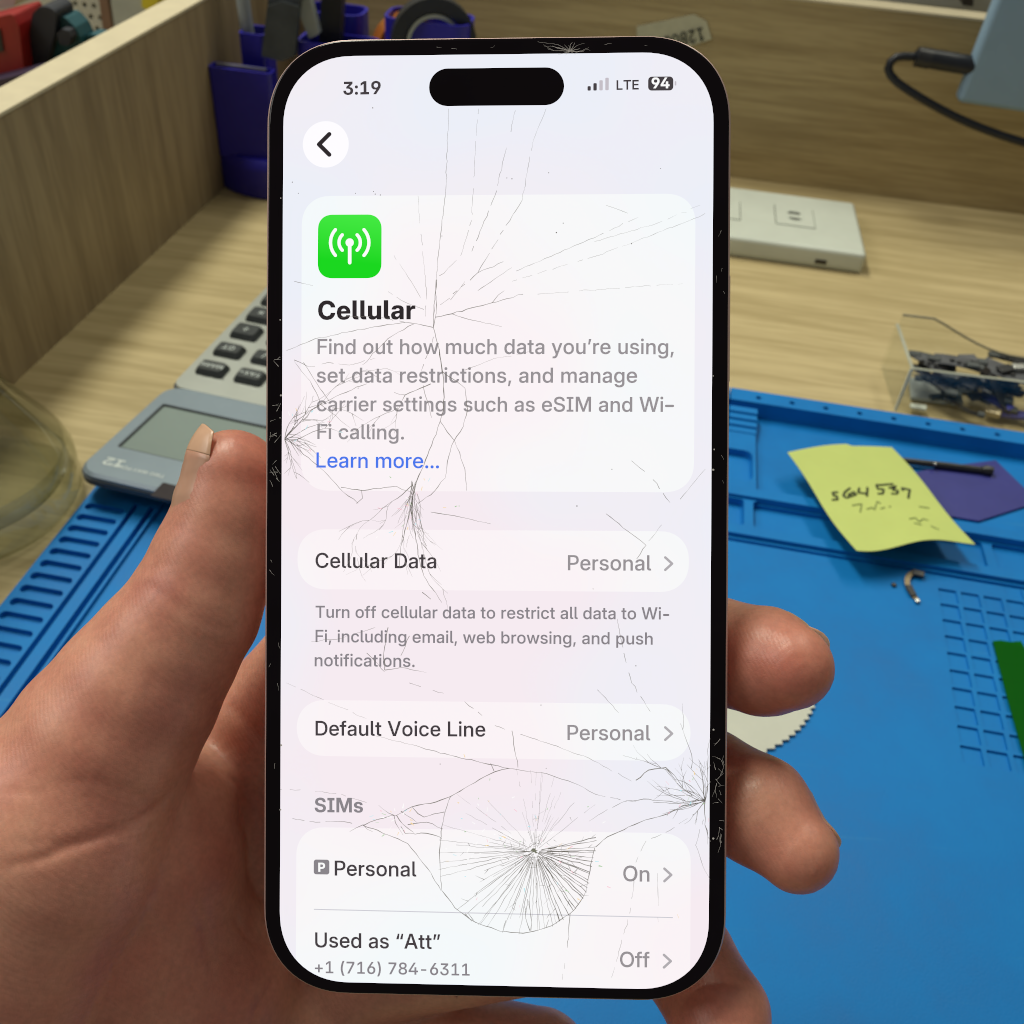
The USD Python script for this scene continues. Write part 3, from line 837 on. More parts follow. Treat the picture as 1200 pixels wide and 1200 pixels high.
flexes = [
    ([(1072, 415, .020), (1090, 425, .021), (1112, 440, .018)], .008, 'ribbon', 'grey flex strip with toothed edge at the left end of clear box'),
    ([(1074, 431, .016), (1092, 443, .015), (1115, 460, .012)], .006, 'ribbon', 'thin grey flex strip slanting across the left of the clear box'),
    ([(1076, 443, .013), (1098, 452, .010), (1120, 472, .007), (1150, 486, .005)], .0035, 'black_plastic', 'curved black wire lying low at the front of the clear box'),
    ([(1095, 420, .022), (1125, 424, .023), (1146, 430, .022)], .010, 'ribbon', 'wide dark grey flex piece on top of the heap in clear box'),
    ([(1140, 428, .024), (1160, 440, .020), (1172, 462, .012), (1185, 480, .006)], .010, 'black_plastic', 'broad black flex ribbon bending down towards the blue part'),
    ([(1150, 424, .020), (1180, 436, .020), (1215, 446, .020)], .014, 'ribbon', 'wide grey flex band at the right of the clear box'),
    ([(1130, 446, .014), (1155, 452, .012), (1180, 470, .008)], .006, 'black_plastic', 'short black flex tongue above the metal connector'),
    ([(1165, 416, .014), (1185, 421, .016), (1210, 424, .016)], .006, 'black_plastic', 'black flex strip at the far right rear of the clear box'),
    ([(1105, 448, .012), (1128, 452, .012), (1142, 446, .012)], .012, 'dark_grey', 'dark grey flat piece in the middle of the clear box heap'),
]
for pts_, w_, m_, lb in flexes:
    o = thing('flex_cable', lb, 'flex cable', loc=G(*pts_[0]))
    obj('ribbon', strip_px(pts_, w_), M[m_], o, off=G(*pts_[0]))
    for e in (0, -1):
        x, y, z = pts_[e]
        obj('connector', block_px(x, y, z + .0008, -0.2 + 0.2 * e, min(.006, w_), min(.004, w_), .0018), M['dark_grey'], o, off=G(*pts_[0]))
    x, y, z = pts_[1]
    if w_ > .005:
        for e in range(3):
            obj('chip', block_px(x - 9 + 8 * e, y - 2 + 2.5 * e, z + .0009, -0.1, .0022, .0016, .0012), M['black_plastic'], o, off=G(*pts_[0]))
for (x, y, z, a, s, m_, nm, lb, ct) in [
    (1164, 483, .005, -0.45, (.0075, .0050, .0030), 'gold', 'metal_connector', 'small pale metal connector at the front of the clear box', 'connector'),
    (1148, 456, .012, -0.5, (.0032, .0030, .0020), 'gold', 'metal_contact', 'tiny pale contact beside the blue part in the clear box', 'contact'),
    (1196, 431, .022, 0.05, (.0090, .0045, .0030), 'steel', 'metal_shield', 'shiny metal shield at the right edge on top of the heap', 'shield'),
    (1166, 470, .0065, -0.9, (.0200, .0050, .0022), 'purple', 'blue_flex_part', 'long dark blue part leaning behind the metal connector', 'part'),
    (1190, 486, .0045, -0.15, (.0170, .0060, .0022), 'purple', 'blue_flex_part', 'dark blue part at front right corner of the clear box', 'part'),
    (1076, 477, .0035, -0.2, (.0080, .0036, .0014), 'white_plastic', 'white_chip', 'small white sliver on the floor of clear box near its corner', 'part'),
    (1088, 419, .018, -0.4, (.0120, .0040, .0030), 'dark_grey', 'grey_connector', 'dark grey toothed connector at the left of the heap', 'connector'),
    (1108, 430, .018, -0.2, (.0100, .0060, .0030), 'dark_grey', 'grey_connector', 'dark grey block connector in the middle of the heap', 'connector'),
    (1134, 421, .021, 0.1, (.0090, .0060, .0025), 'ribbon', 'grey_chip', 'flat grey chip at the rear middle of the heap', 'chip'),
    (1150, 452, .003, -0.2, (.0300, .0150, .0030), 'ribbon', 'grey_tray', 'flat grey tray piece under the heap in the clear box', 'tray'),
    (1096, 459, .0035, -0.15, (.0260, .0170, .0025), 'pale_grey', 'grey_pouch', 'flat grey packet on the left floor of the clear box', 'packet'),
]:
    o = obj(nm, block_px(x, y, z, a, *s), M[m_], smooth=40)
    tag(o, lb, ct)

for k in range(22):
    x_, y_ = rng.uniform(1082, 1200), 0
    y_ = 428 + (x_ - 1082) * 0.10 + rng.uniform(-6, 38)
    z_ = max(.004, .021 - (y_ - 425 - (x_ - 1082) * 0.10) * .00042 + rng.normal(0, .001))
    o = obj('connector_piece', block_px(x_, y_, z_, rng.uniform(-1.2, .8), rng.uniform(.005, .011), rng.uniform(.003, .006), rng.uniform(.0012, .0026)), M[['ribbon', 'dark_grey', 'black_plastic'][k % 3]], smooth=40)
    tag(o, 'small dark connector piece in the heap in the clear box', 'connector', 'small dark pieces heaped in the clear box')

# ---------------------------------------------------------------- sticky note
TLc, TRc, BRc, BLc = (923, 530), (1045, 524), (1143, 638), (1004, 645)


def note_pt(s, t_, lift=0.0):
    x = (1 - t_) * ((1 - s) * TLc[0] + s * TRc[0]) + t_ * ((1 - s) * BLc[0] + s * BRc[0])
    y = (1 - t_) * ((1 - s) * TLc[1] + s * TRc[1]) + t_ * ((1 - s) * BLc[1] + s * BRc[1])
    x += -7 * math.sin(math.pi * t_) * (1 - s) * 0.4 + 6 * math.sin(2 * math.pi * t_) * 0.35
    y += -6.5 * math.sin(math.pi * s) * (1 - t_) ** 3 * (1 if s < .6 else .6) + (-7 * math.sin(math.pi * min(1, s * 1.05)) ** 2 + 4 * math.sin(2 * math.pi * s)) * t_ ** 3
    z = 0.0115 - 0.0015 * math.sin(math.pi * t_) + 0.0035 * t_ ** 2 + 0.0022 * (1 - s) * (1 - t_) + 0.002 * math.sin(math.pi * s) * t_ ** 2
    d = ray(x, y)
    return G(x, y, z) - unit(d) * lift


ns, nt = 16, 20
V = [note_pt(i / ns, j / nt) for j in range(nt + 1) for i in range(ns + 1)]
top_ = np.array(V)
bot = top_ - [0, 0, 0.00025]
Fc = []
for j in range(nt):
    for i in range(ns):
        a0 = j * (ns + 1) + i
        q = (a0, a0 + ns + 1, a0 + ns + 2, a0 + 1)
        Fc += [(q[0], q[1], q[2]), (q[0], q[2], q[3])]
N0 = len(top_)
Fb = [(a + N0, c + N0, b + N0) for a, b, c in Fc]
rimv = [i for i in range(ns + 1)] + [j * (ns + 1) + ns for j in range(1, nt + 1)] + [nt * (ns + 1) + i for i in range(ns - 1, -1, -1)] + [j * (ns + 1) for j in range(nt - 1, 0, -1)]
for k in range(len(rimv)):
    a0, a1 = rimv[k], rimv[(k + 1) % len(rimv)]
    Fc += [(a0, a1, a1 + N0), (a0, a1 + N0, a0 + N0)]
noff = note_pt(.5, .5)
note = thing('sticky_note', 'curled yellow sticky note with a handwritten number on the blue mat', 'sticky note', loc=noff)
obj('paper', trimesh.Trimesh(np.vstack([top_, bot]), np.array(Fc + Fb), process=False), M['paper_yellow'], note, smooth=True, off=noff)


def note_ink(strokes, width, material, name):
    ms = []
    for st in strokes:
        P = []
        for (x0, y0), (x1, y1) in zip(st[:-1], st[1:]):
            for k in range(4):
                P.append((x0 + (x1 - x0) * k / 4, y0 + (y1 - y0) * k / 4))
        P.append(st[-1])
        W = np.array([note_pt(s, t_, 0.0003) for s, t_ in P])
        ms.append(tube(W, width, 5))
    obj(name, cat(ms), material, note, off=noff)


# sight lines of the writing turned into paper coordinates by a small search
gs, gt = np.meshgrid(np.linspace(0, 1, 61), np.linspace(0, 1, 61))
gp_ = np.array([note_pt(a, b) for a, b in zip(gs.ravel(), gt.ravel())])
dv_ = gp_ - C
gpx = np.c_[600 + FOCAL * (dv_ @ R) / (dv_ @ F), 600 - FOCAL * (dv_ @ U) / (dv_ @ F)]


def npx(x, y):
    k = np.argmin(((gpx - [840 + x / 3.3333, 440 + y / 3.3333]) ** 2).sum(1))
    s, t_ = gs.ravel()[k], gt.ravel()[k]

    def at(q):
        e = note_pt(*q) - C
        return np.array([600 + FOCAL * (e @ R) / (e @ F), 600 - FOCAL * (e @ U) / (e @ F)])
    q = np.array([s, t_])
    want = np.array([840 + x / 3.3333, 440 + y / 3.3333])
    for _ in range(4):
        f0_ = at(q)
        J = np.c_[(at(q + [1e-4, 0]) - f0_) / 1e-4, (at(q + [0, 1e-4]) - f0_) / 1e-4]
        q = np.clip(q + np.linalg.solve(J, want - f0_), 0, 1)
    return (float(q[0]), float(q[1]))


num = [[(472, 456), (452, 458), (457, 470), (470, 472), (472, 484), (450, 486)],
       [(520, 440), (500, 455), (494, 470), (505, 478), (524, 472), (544, 465), (535, 455), (512, 466)],
       [(556, 440), (552, 458), (585, 462)], [(588, 438), (586, 472)],
       [(688, 424), (622, 428), (630, 444), (652, 446), (648, 462), (628, 462)],
       [(672, 440), (700, 432), (686, 447), (708, 450), (704, 462), (682, 462)],
       [(728, 450), (722, 440), (742, 444), (754, 448)], [(754, 446), (750, 462), (748, 480)]]
note_ink([[npx(*p) for p in s] for s in num], 0.00050, M['ink'], 'written_number')
scr = [[(528, 508), (562, 502)], [(566, 502), (560, 534)], [(586, 522), (606, 516), (616, 524), (626, 492), (640, 500)], [(640, 520), (656, 516)], [(672, 512), (680, 512)],
       [(752, 560), (776, 556), (790, 572), (806, 560), (826, 566)], [(770, 576), (800, 584)], [(790, 512), (830, 518)], [(836, 588), (868, 602)]]
note_ink([[npx(*p) for p in s] for s in scr], 0.00028, M['faint_ink'], 'faded_marks')

# ---------------------------------------------------------------- small things on the mat
tz = 0.0015
pp = [G(*q, tz) for q in ((1068, 556), (1100, 549), (1166, 541), (1200, 574), (1215, 590), (1146, 612), (1110, 606), (1090, 590))]
m = poly3([(p[0], p[1]) for p in pp], tz, tz + .0009)
o = obj('purple_sheet', m, M['purple'])
tag(o, 'flat purple plastic piece on the mat behind the sticky note', 'plastic sheet')
sp_ = thing('spudger', 'thin black spudger bar lying across the purple sheet', 'tool', loc=G(1110, 546, .0035))
so = G(1110, 546, .0035)
obj('shaft', tube([G(*q, .0040) for q in ((1040, 537), (1058, 540), (1110, 546), (1150, 551))], [.0011, .0016, .0018, .0018], 8), M['black_plastic'], sp_, smooth=40, off=so)
obj('tip', tube([G(*q, .0042) for q in ((1150, 551), (1156, 551), (1163, 552.5))], [.0019, .0026, .0024], 8), M['black_plastic'], sp_, smooth=40, off=so)
obj('rivet', tube([G(*q, .0058) for q in ((1094, 543.6), (1097, 544))], [.0008, .0008], 8), M['steel'], sp_, off=so)
fx = thing('flex_part', 'tiny black and gold flex part on the mat below the sticky note', 'flex cable', loc=G(1068, 680, .0035))
fo = G(1068, 680, .0035)
obj('gold_ribbon', strip_px([(1080, 672, .0042), (1068, 672, .0046), (1063, 680, .0044), (1066, 692, .0038), (1074, 702, .0036)], .0021, .0004), M['brown_gold'], fx, off=fo)
obj('black_head', block_px(1076, 672, .0048, -0.3, .0048, .0030, .0012), M['black_plastic'], fx, off=fo)
obj('black_sleeve', strip_px([(1065, 686, .0046), (1068, 693, .0043), (1071, 698, .0041)], .0026, .0006), M['black_plastic'], fx, off=fo)
obj('contact', block_px(1075, 704, .0040, 0.3, .0018, .0018, .0010), M['steel'], fx, off=fo)
o = obj('black_screw', block_px(1047.5, 685.5, .0036, 0.2, .0017, .0017, .0012), M['black_plastic'], smooth=40)
tag(o, 'single black screw lying on the mat left of the tiny flex part', 'screw')
gz = 0.0034
gpts = [G(*q, gz) for q in ((1163, 752), (1172, 751), (1184, 753), (1196, 752), (1240, 830), (1262, 920), (1210, 925), (1194, 868), (1181, 822))]
o = obj('green_film', poly3([(p[0], p[1]) for p in gpts], gz, gz + .0004), M['green_film'])
tag(o, 'glossy translucent green film lying over the cells at the right edge', 'film')
# serrated paper piece: quarter disc with a toothed edge
wz = 0.0034
e0, e1 = G(956, 827, wz)[:2], G(903, 881, wz)[:2]
mid = 0.5 * (e0 + e1)
inn = G(800, 800, wz)[:2]
nrm = unit(mid - inn)
pts_ = []
for k in range(-9, 19):
    w = k / 9
    for ph_, am in ((0, 0.0), (0.5, 0.0016)):
        ww = (k + ph_) / 9
        q = e0 + (e1 - e0) * ww + nrm * (0.004 * (1 - (2 * ww - 1) ** 2) * 0.6 - 0.0016 + am)
        pts_.append(q)
pts_ += [inn + (e1 - e0) * 1.2, inn - (e1 - e0) * 1.2]
pg = Polygon(pts_).buffer(0)
o = obj('serrated_paper', shape3(pg, wz, wz + .0008), M['paper_white'])
tag(o, 'pale paper piece with zigzag edge on the mat behind the fingertips', 'paper')

# ---------------------------------------------------------------- the phone
PX = np.array([[0.99599013, 0.02641526, 0.08547458], [-0.08201235, 0.6513145, 0.75436291], [-0.03574414, -0.75834798, 0.65086919]])
PO = np.array([-0.00258254, 0.11457743, 0.17883293])
PM = Gf.Matrix4d(*PX[0], 0, *PX[1], 0, *PX[2], 0, *PO, 1)
phone = thing('smartphone', 'upright smartphone with cracked glass showing a white settings page, held in the hand', 'smartphone', matrix=PM)


def ph(x, y, z=0.0):
    d = ray(x, y)
    n = PX[2]
    o_ = PO + n * z
    q = C + d * (((o_ - C) @ n) / (d @ n)) - PO
    return float(q @ PX[0]), float(q @ PX[1])


def stuff(p):
    return tag(p, kind='stuff')


def ppart(name, mesh, material, parent=None, smooth=False, label=None):
    return obj(name, mesh, material, parent or phone, smooth, label)


PW, PHH = 0.0727, 0.1503


def loft(levels):
    """stack of (inset, z) rounded rectangles closed at both ends"""
    rings = []
    for ins, z in levels:
        p = rrect(-PW / 2 + ins, PW / 2 - ins, -PHH / 2 + ins, PHH / 2 - ins, 0.0138 - ins, 16, 2.25)
        rings.append(np.c_[np.array(p), np.full(len(p), z)])
    n = len(rings[0])
    V = np.vstack(rings)
    Fc = []
    for k in range(len(rings) - 1):
        for j in range(n):
            a0, a1 = k * n + j, k * n + (j + 1) % n
            Fc += [(a0, a1, a1 + n), (a0, a1 + n, a0 + n)]
    for k, fl in ((0, True), (len(rings) - 1, False)):
        V = np.vstack([V, [[0, 0, rings[k][0, 2]]]])
        c = len(V) - 1
        for j in range(n):
            a0, a1 = k * n + j, k * n + (j + 1) % n
            Fc.append((c, a1, a0) if fl else (c, a0, a1))
    return trimesh.Trimesh(V, np.array(Fc), process=False)


mmm = 0.001
ppart('frame', loft([(1.6 * mmm, -8.2 * mmm), (.7 * mmm, -7.9 * mmm), (.15 * mmm, -7.2 * mmm), (0, -6.2 * mmm), (0, -1.6 * mmm), (.10 * mmm, -.8 * mmm), (.34 * mmm, -.30 * mmm), (.58 * mmm, -.22 * mmm)]), M['rose_frame'], smooth=50)
gl = ppart('cover_glass', loft([(.48 * mmm, -.7 * mmm), (.46 * mmm, -.22 * mmm), (.60 * mmm, -.06 * mmm), (.95 * mmm, 0.0)]), M['black_glass'], smooth=40)
ppart('side_button', moved(rbox(-.0003, .0003, -.0085, .0085, -.0014, .0014, .0003, 8), trimesh.transformations.translation_matrix((PW / 2 + .0001, .030, -.0041))), M['rose_frame'])

LIN = lambda *c: srgb(*c)
M['screen'] = glow('display_backdrop', LIN(235, 232, 239), 1.05, (LIN(240, 229, 235), LIN(230, 233, 242)), 24)
M['card'] = glow('display_card', LIN(242, 242, 243), 1.05, (LIN(245, 237, 240), LIN(238, 243, 245)), 24)
M['disc'] = glow('display_button', LIN(250, 248, 252), 1.03)
for nm, c in (('ui_black', (40, 34, 38)), ('ui_dark', (66, 60, 64)), ('ui_grey', (150, 145, 149)), ('ui_mid', (136, 131, 137)), ('ui_light', (208, 203, 212)), ('ui_blue', (72, 118, 236)), ('ui_white', (250, 250, 250)), ('ui_line', (205, 204, 212)), ('ui_bar', (196, 190, 198)), ('ui_arrow', (176, 172, 176))):
    M[nm] = glow(nm, LIN(*c))
M['ui_green'] = usdkit.material(stage, LK + 'ui_green', {
    'pos': ('geometry', {}), 's': ('separate_xyz', {}), 'mr': ('map_range', {'from_min': float((PO + PX[1] * ph(410, 326)[1])[2]), 'from_max': float((PO + PX[1] * ph(410, 252)[1])[2]), 'to_min': 0.0, 'to_max': 1.0}),
    'r': ('rgb_ramp', {'ramp': [(0.0, LIN(12, 214, 22)), (1.0, LIN(72, 238, 70))]}),
    'p': ('principled_bsdf', {'base_color': (0.01, 0.01, 0.01), 'roughness': 0.12, 'specular_ior_level': 0.25, 'emission_strength': 1.0})},
    [('pos.position', 's.vector'), ('s.z', 'mr.value'), ('mr.result', 'r.fac'), ('r.color', 'p.emission_color')], surface='p.BSDF')

Z1, Z2, Z3, Z4, Z5 = 0.00003, 0.00007, 0.00011, 0.00015, 0.00020
ths = 0.00002
# display outline from its four sides
xl, _ = ph(330, 600)
xr, _ = ph(833.5, 600)
_, yt = ph(600, 63.5)
_, yb = ph(600, 1155.5)
scr_poly = Polygon(rrect(xl, xr, yb, yt, 0.0110, 16, 2.2))
screen = ppart('screen', shape3(scr_poly, Z1 - ths, Z1), M['screen'])


def sub(name, mesh, material, label=None):
    return obj(name, mesh, material, screen, False, label)


def cpoly(x0, y0, x1, y1, r):
    """rounded card given by opposite corners of its sight lines"""
    a, b = ph(x0, y0), ph(x1, y1)
    return Polygon(rrect(min(a[0], b[0]), max(a[0], b[0]), min(a[1], b[1]), max(a[1], b[1]), r * 0.000133, 10, 2.2)).buffer(0)


for (x0, y0, x1, y1, r) in ((354, 230, 813, 577, 34), (349, 620, 807, 694, 34), (348, 820, 809, 892, 34), (347.5, 969, 808, 1260, 34)):
    g = cpoly(x0, y0, x1, y1, r).buffer(0).intersection(scr_poly.buffer(0).buffer(-0.0001))
    sub('card', shape3(g, Z2 - ths, Z2), M['card'])


def pline(pts, w, closed=False):
    """stroke through sight-line points, w pixels wide, round ends"""
    return LineString([ph(*p) for p in pts]).buffer(w * 0.5 * 0.000133, quad_segs=5)


def disc(x, y, r):
    from shapely.geometry import Point
    return Point(*ph(x, y)).buffer(r * 0.000133, quad_segs=16)


def word(s, x0, x1, bl0, bl1, weight, material, name='text_line', z=Z3):
    a, b = np.array(ph(x0, bl0)), np.array(ph(x1, bl1))
    t = text(s, weight)
    w = np.linalg.norm(b - a)
    k = w / t.bounds[1][0]
    d = (b - a) / w
    T_ = np.eye(4)
    T_[:2, 0] = d * k
    T_[:2, 1] = np.array([-d[1], d[0]]) * k
    T_[2, 2] = ths / 0.0005
    T_[:3, 3] = (a[0], a[1], z - ths)
    t.apply_transform(T_)
    return sub(name, t, M[material])


island = Polygon(rrect(*sorted((ph(503, 100)[0], ph(661, 100)[0])), *sorted((ph(582, 80)[1], ph(582, 124)[1])), 0.00292, 12))
sub('camera_cutout', shape3(island, Z3 - ths, Z3), M['black_glass'])
word('3:19', 402.5, 446.5, 111.5, 110.5, 720, 'ui_dark', 'clock')
for k, (x0, y0, x1, y1) in enumerate(((688.5, 101.3, 692.3, 106.5), (695.3, 97.8, 699.3, 106.4), (702.3, 94.4, 706.3, 106.2), (709.3, 91.5, 713.3, 106))):
    sub('signal_bar', shape3(cpoly(x0, y0, x1, y1, 1.2), Z3 - ths, Z3), M['ui_dark' if k < 2 else 'ui_bar'])
word('LTE', 722.5, 748.5, 105.7, 105.2, 600, 'ui_dark', 'network_name')
sub('battery', shape3(cpoly(759.5, 90.3, 788.8, 106.2, 4.6), Z3 - ths, Z3), M['ui_dark'])
sub('battery_cap', shape3(cpoly(790.6, 95.5, 792.4, 100.5, 0.8), Z3 - ths, Z3), M['ui_bar'])
word('94', 763.5, 784.5, 104.0, 103.7, 780, 'ui_white', 'battery_level', Z4)
sub('back_button', shape3(disc(381.8, 169.3, 27.2), Z2 - ths, Z2), M['disc'])
sub('back_arrow', shape3(pline([(386, 157.5), (374, 169.5), (386, 181.5)], 5.0), Z3 - ths, Z3), M['ui_black'])
sub('app_icon', shape3(cpoly(373, 252, 447, 326, 17), Z3 - ths, Z3), M['ui_green'])
ant = [disc(410, 284.5, 4.9), pline([(410, 287), (410, 308)], 4.2)]
for r in (12.5, 22.5):
    for s in (-1, 1):
        sp2 = 46 if r < 15 else 42
        ant.append(pline([(410 + s * r * math.cos(math.radians(a)), 284.5 - r * math.sin(math.radians(a))) for a in np.linspace(-sp2, sp2, 11)], 3.9))
sub('antenna_symbol', shape3(unary_union(ant), Z4 - ths, Z4), M['ui_white'])
word('Cellular', 373, 486.8, 374.8, 374.2, 780, 'ui_black', 'title')
for s, x0, x1, y0, y1 in (('Find out how much data you\u2019re using,', 372.3, 789.5, 415, 415), ('set data restrictions, and manage', 371.5, 746.5, 448.5, 448.7),
                          ('carrier settings such as eSIM and Wi', 371.5, 777, 482, 482.8), ('Fi calling.', 372, 473.5, 514.5, 515)):
    word(s, x0, x1, y0, y1, 550, 'ui_grey')
for hx0, hx1, hy, hw, hm_ in ((779.5, 789.5, 475.8, 2.7, 'ui_grey'), (777, 784, 720.6, 2.4, 'ui_mid')):
    sub('hyphen', shape3(pline([(hx0 + 1, hy), (hx1 - 1, hy)], hw), Z3 - ths, Z3), M[hm_])
word('Learn more\u2026', 371, 514.5, 548, 548.7, 530, 'ui_blue', 'link')


def chev(x, y):
    sub('arrow', shape3(pline([(x - 4, y - 7.3), (x + 4, y), (x - 4, y + 7.3)], 2.9), Z3 - ths, Z3), M['ui_arrow'])


word('Cellular Data', 370, 511.3, 665.4, 666, 540, 'ui_dark', 'row_name')
word('Personal', 665.5, 763, 668.2, 668.6, 540, 'ui_grey', 'row_value')
chev(783.5, 660.5)
word('Turn off cellular data to restrict all data to Wi', 370, 774.5, 723.8, 725.9, 550, 'ui_mid')
word('Fi, including email, web browsing, and push', 370, 764.8, 752.3, 755.3, 550, 'ui_mid')
word('notifications.', 369, 486, 780.5, 781.5, 550, 'ui_mid')
word('Default Voice Line', 370, 568.8, 861.8, 863, 540, 'ui_dark', 'row_name')
word('Personal', 665, 762, 867, 867.5, 540, 'ui_grey', 'row_value')
chev(783.5, 859.5)
word('SIMs', 369, 425.5, 951.5, 952, 700, 'ui_mid', 'section_name')
sub('sim_badge', shape3(cpoly(368, 1007, 386, 1024.5, 3), Z3 - ths, Z3), M['ui_mid'])
word('P', 373.2, 381.4, 1021.3, 1021.3, 760, 'ui_white', 'badge_letter', Z4)
word('Personal', 392.5, 488, 1025.8, 1027, 540, 'ui_dark', 'row_name')
word('On', 730.3, 761, 1032.3, 1032.7, 540, 'ui_grey', 'row_value')
chev(782.5, 1025)
sub('separator', shape3(pline([(368.5, 1065.3), (788, 1075)], 1.1), Z3 - ths, Z3), M['ui_line'])
word('Used as \u201cAtt\u201d', 369.5, 516, 1109.8, 1112, 540, 'ui_dark', 'row_name')
word('+1 (716) 784-6311', 369.2, 550.5, 1139.8, 1143, 550, 'ui_mid')
word('Off', 726.5, 761, 1132.8, 1133.3, 540, 'ui_grey', 'row_value')
chev(782, 1126)

# ---- cracks: thin raised fracture lines over the glass


def jag(pts, amp=0.8, step=6.0):
    out = [pts[0]]
    for (x0, y0), (x1, y1) in zip(pts[:-1], pts[1:]):
        L = math.hypot(x1 - x0, y1 - y0)
        n = max(1, int(L / step))
        for k in range(1, n + 1):
            w = k / n
            j = amp if k < n else 0
            out.append((x0 + (x1 - x0) * w + rng.normal(0, j * 0.5), y0 + (y1 - y0) * w + rng.normal(0, j * 0.5)))
    return out


CRW = 0.34


def crack_mesh(lines, z=Z5):
    """lines: (points, start width px, end width px)"""
    V, Fc = [], []
    for pts, w0, w1 in lines:
        if Z5 <= z < Z5 + .00003:                       # dark fractures stay over the lit part
            n_in = next((i for i, (x, y) in enumerate(pts) if not (331.5 < x < 833 and 64 < y < 1156)), len(pts))
            pts = pts[:n_in]
            if len(pts) < 2:
                continue
        P = np.array([ph(*p) for p in pts])
        t = np.gradient(P, axis=0) if len(P) > 1 else np.array([[1, 0]])
        t /= np.maximum(np.linalg.norm(t, axis=1, keepdims=True), 1e-12)
        n = np.c_[-t[:, 1], t[:, 0]]
        w = np.linspace(w0, w1, len(P))[:, None] * CRW * 0.000133 * rng.uniform(0.45, 1.35, (len(P), 1))
        b0_ = len(V)
        for a, b in zip(P + n * w, P - n * w):
            V += [(a[0], a[1], z), (b[0], b[1], z)]
        for k in range(len(P) - 1):
            if w0 < 0.85 and len(P) > 5 and rng.random() < 0.22:
                continue
            a = b0_ + 2 * k
            Fc += [(a, a + 1, a + 3), (a, a + 3, a + 2)]
    return trimesh.Trimesh(np.array(V), np.array(Fc), process=False)


def twigs(x, y, ang, length, depth=2, spread=35, w=1.0):
    """a branching fracture that starts at x, y"""
    out, pts, a = [], [(x, y)], ang
    n = max(2, int(length / 7))
    for k in range(n):
        a += rng.normal(0, 9)
        x += length / n * math.cos(math.radians(a))
        y += length / n * math.sin(math.radians(a))
        pts.append((x, y))
        if depth and rng.random() < 0.30 and k < n - 1:
            out += twigs(x, y, a + rng.choice([-1, 1]) * rng.uniform(18, spread), length * rng.uniform(.3, .6), depth - 1, spread, w * .75)
    out.append((pts, w, w * 0.35))
    return out


def L_(pts, w0=0.9, w1=0.6, amp=0.9):
    return (jag(pts, amp), w0, w1)


up = [L_([(508, 384), (512, 365), (511, 330), (515, 290), (523, 215), (526, 128)], 1.0, .45), L_([(508, 384), (510, 345), (512, 328)], 1.2, .9),
      L_([(511, 330), (540, 300), (553, 258), (558, 160), (561, 128)], .6, .4), L_([(553, 295), (580, 230), (592, 180), (604, 130)], .8, .4),
      L_([(512, 362), (560, 320), (590, 270), (612, 235), (625, 165), (640, 128)], .8, .4), L_([(510, 372), (530, 368), (577, 355), (613, 345)], 1.1, .8), L_([(577, 355), (584, 346), (591, 341)], .8, .5),
      L_([(530, 368), (556, 376), (588, 383)], 1.0, .4), L_([(560, 320), (590, 307)], 1.0, .4), L_([(560, 341), (600, 314)], .9, .3), L_([(528, 352), (538, 340), (545, 330)], .6, .4),
      L_([(508, 384), (490, 380), (475, 378), (440, 383), (370, 397), (336, 411)], 1.1, .6), L_([(485, 380), (455, 397), (425, 428)], .9, .5), L_([(475, 378), (440, 371), (400, 372)], .7, .4),
      L_([(497, 363), (470, 352), (455, 342)], .6, .3), L_([(497, 355), (482, 330), (462, 300)], .5, .3), L_([(499, 384), (500, 345), (492, 262), (490, 230)], .6, .35),
      L_([(508, 384), (515, 410), (518, 435), (545, 455), (548, 480), (543, 500), (532, 517), (526, 535), (522, 560), (505, 580), (490, 590)], 1.1, .8),
      L_([(515, 410), (520, 445), (520, 480), (516, 494), (506, 522), (497, 545), (488, 565), (484, 582)], 1.3, 1.4), L_([(516, 494), (533, 517), (545, 550), (547, 575)], 1.0, .5),
      L_([(508, 395), (492, 440), (501, 470), (506, 490)], .8, .6), L_([(545, 434), (580, 420), (612, 415), (640, 404)], .6, .3),
      L_([(505, 450), (475, 463), (465, 483)], 1.3, .9), L_([(475, 463), (462, 460)], 1.0, .6)]
up += twigs(466, 478, 150, 60, 2) + twigs(466, 478, 95, 30, 1)
stuff(ppart('crack', crack_mesh(up), M['crack'], label='forked cracks rising beside the page title'))
fan = []
for a in (74, 84, 93, 102, 112, 123, 138):
    fan += twigs(485 + rng.normal(0, 2), 566 + rng.normal(0, 3), a, rng.uniform(45, 110), 2, 22, .95)
fan += [L_([(484, 582), (483, 600), (487, 625), (490, 650), (497, 675), (507, 690), (518, 706)], 1.6, .8), L_([(484, 582), (478, 610), (470, 640), (468, 665)], 1.4, .8), L_([(488, 590), (495, 620), (500, 640)], 1.2, .8),
        L_([(505, 600), (540, 606), (575, 614)], 1.0, .7), L_([(400, 571), (425, 575), (465, 570), (484, 578)], 1.0, .8), L_([(418, 590), (425, 584), (424, 574)], 1.0, .7), L_([(335, 512), (352, 528), (380, 552), (398, 572), (420, 590)], .9, .8),
        L_([(495, 694), (505, 702)], 1.2, .8)]
stuff(ppart('crack', crack_mesh(fan), M['crack'], label='dense downward fan of cracks above the middle row'))
left = []
for a in (-75, -55, -40, -25, -12, 2, 18, 35, 55, 80, -95):
    left += twigs(334, 515, a, rng.uniform(25, 75), 3, 45, 1.2)
left += twigs(376, 474, -120, 60, 2) + twigs(376, 474, -60, 70, 3) + twigs(376, 474, 150, 55, 3) + twigs(376, 474, 40, 45, 2) + twigs(390, 478, 10, 40, 2)
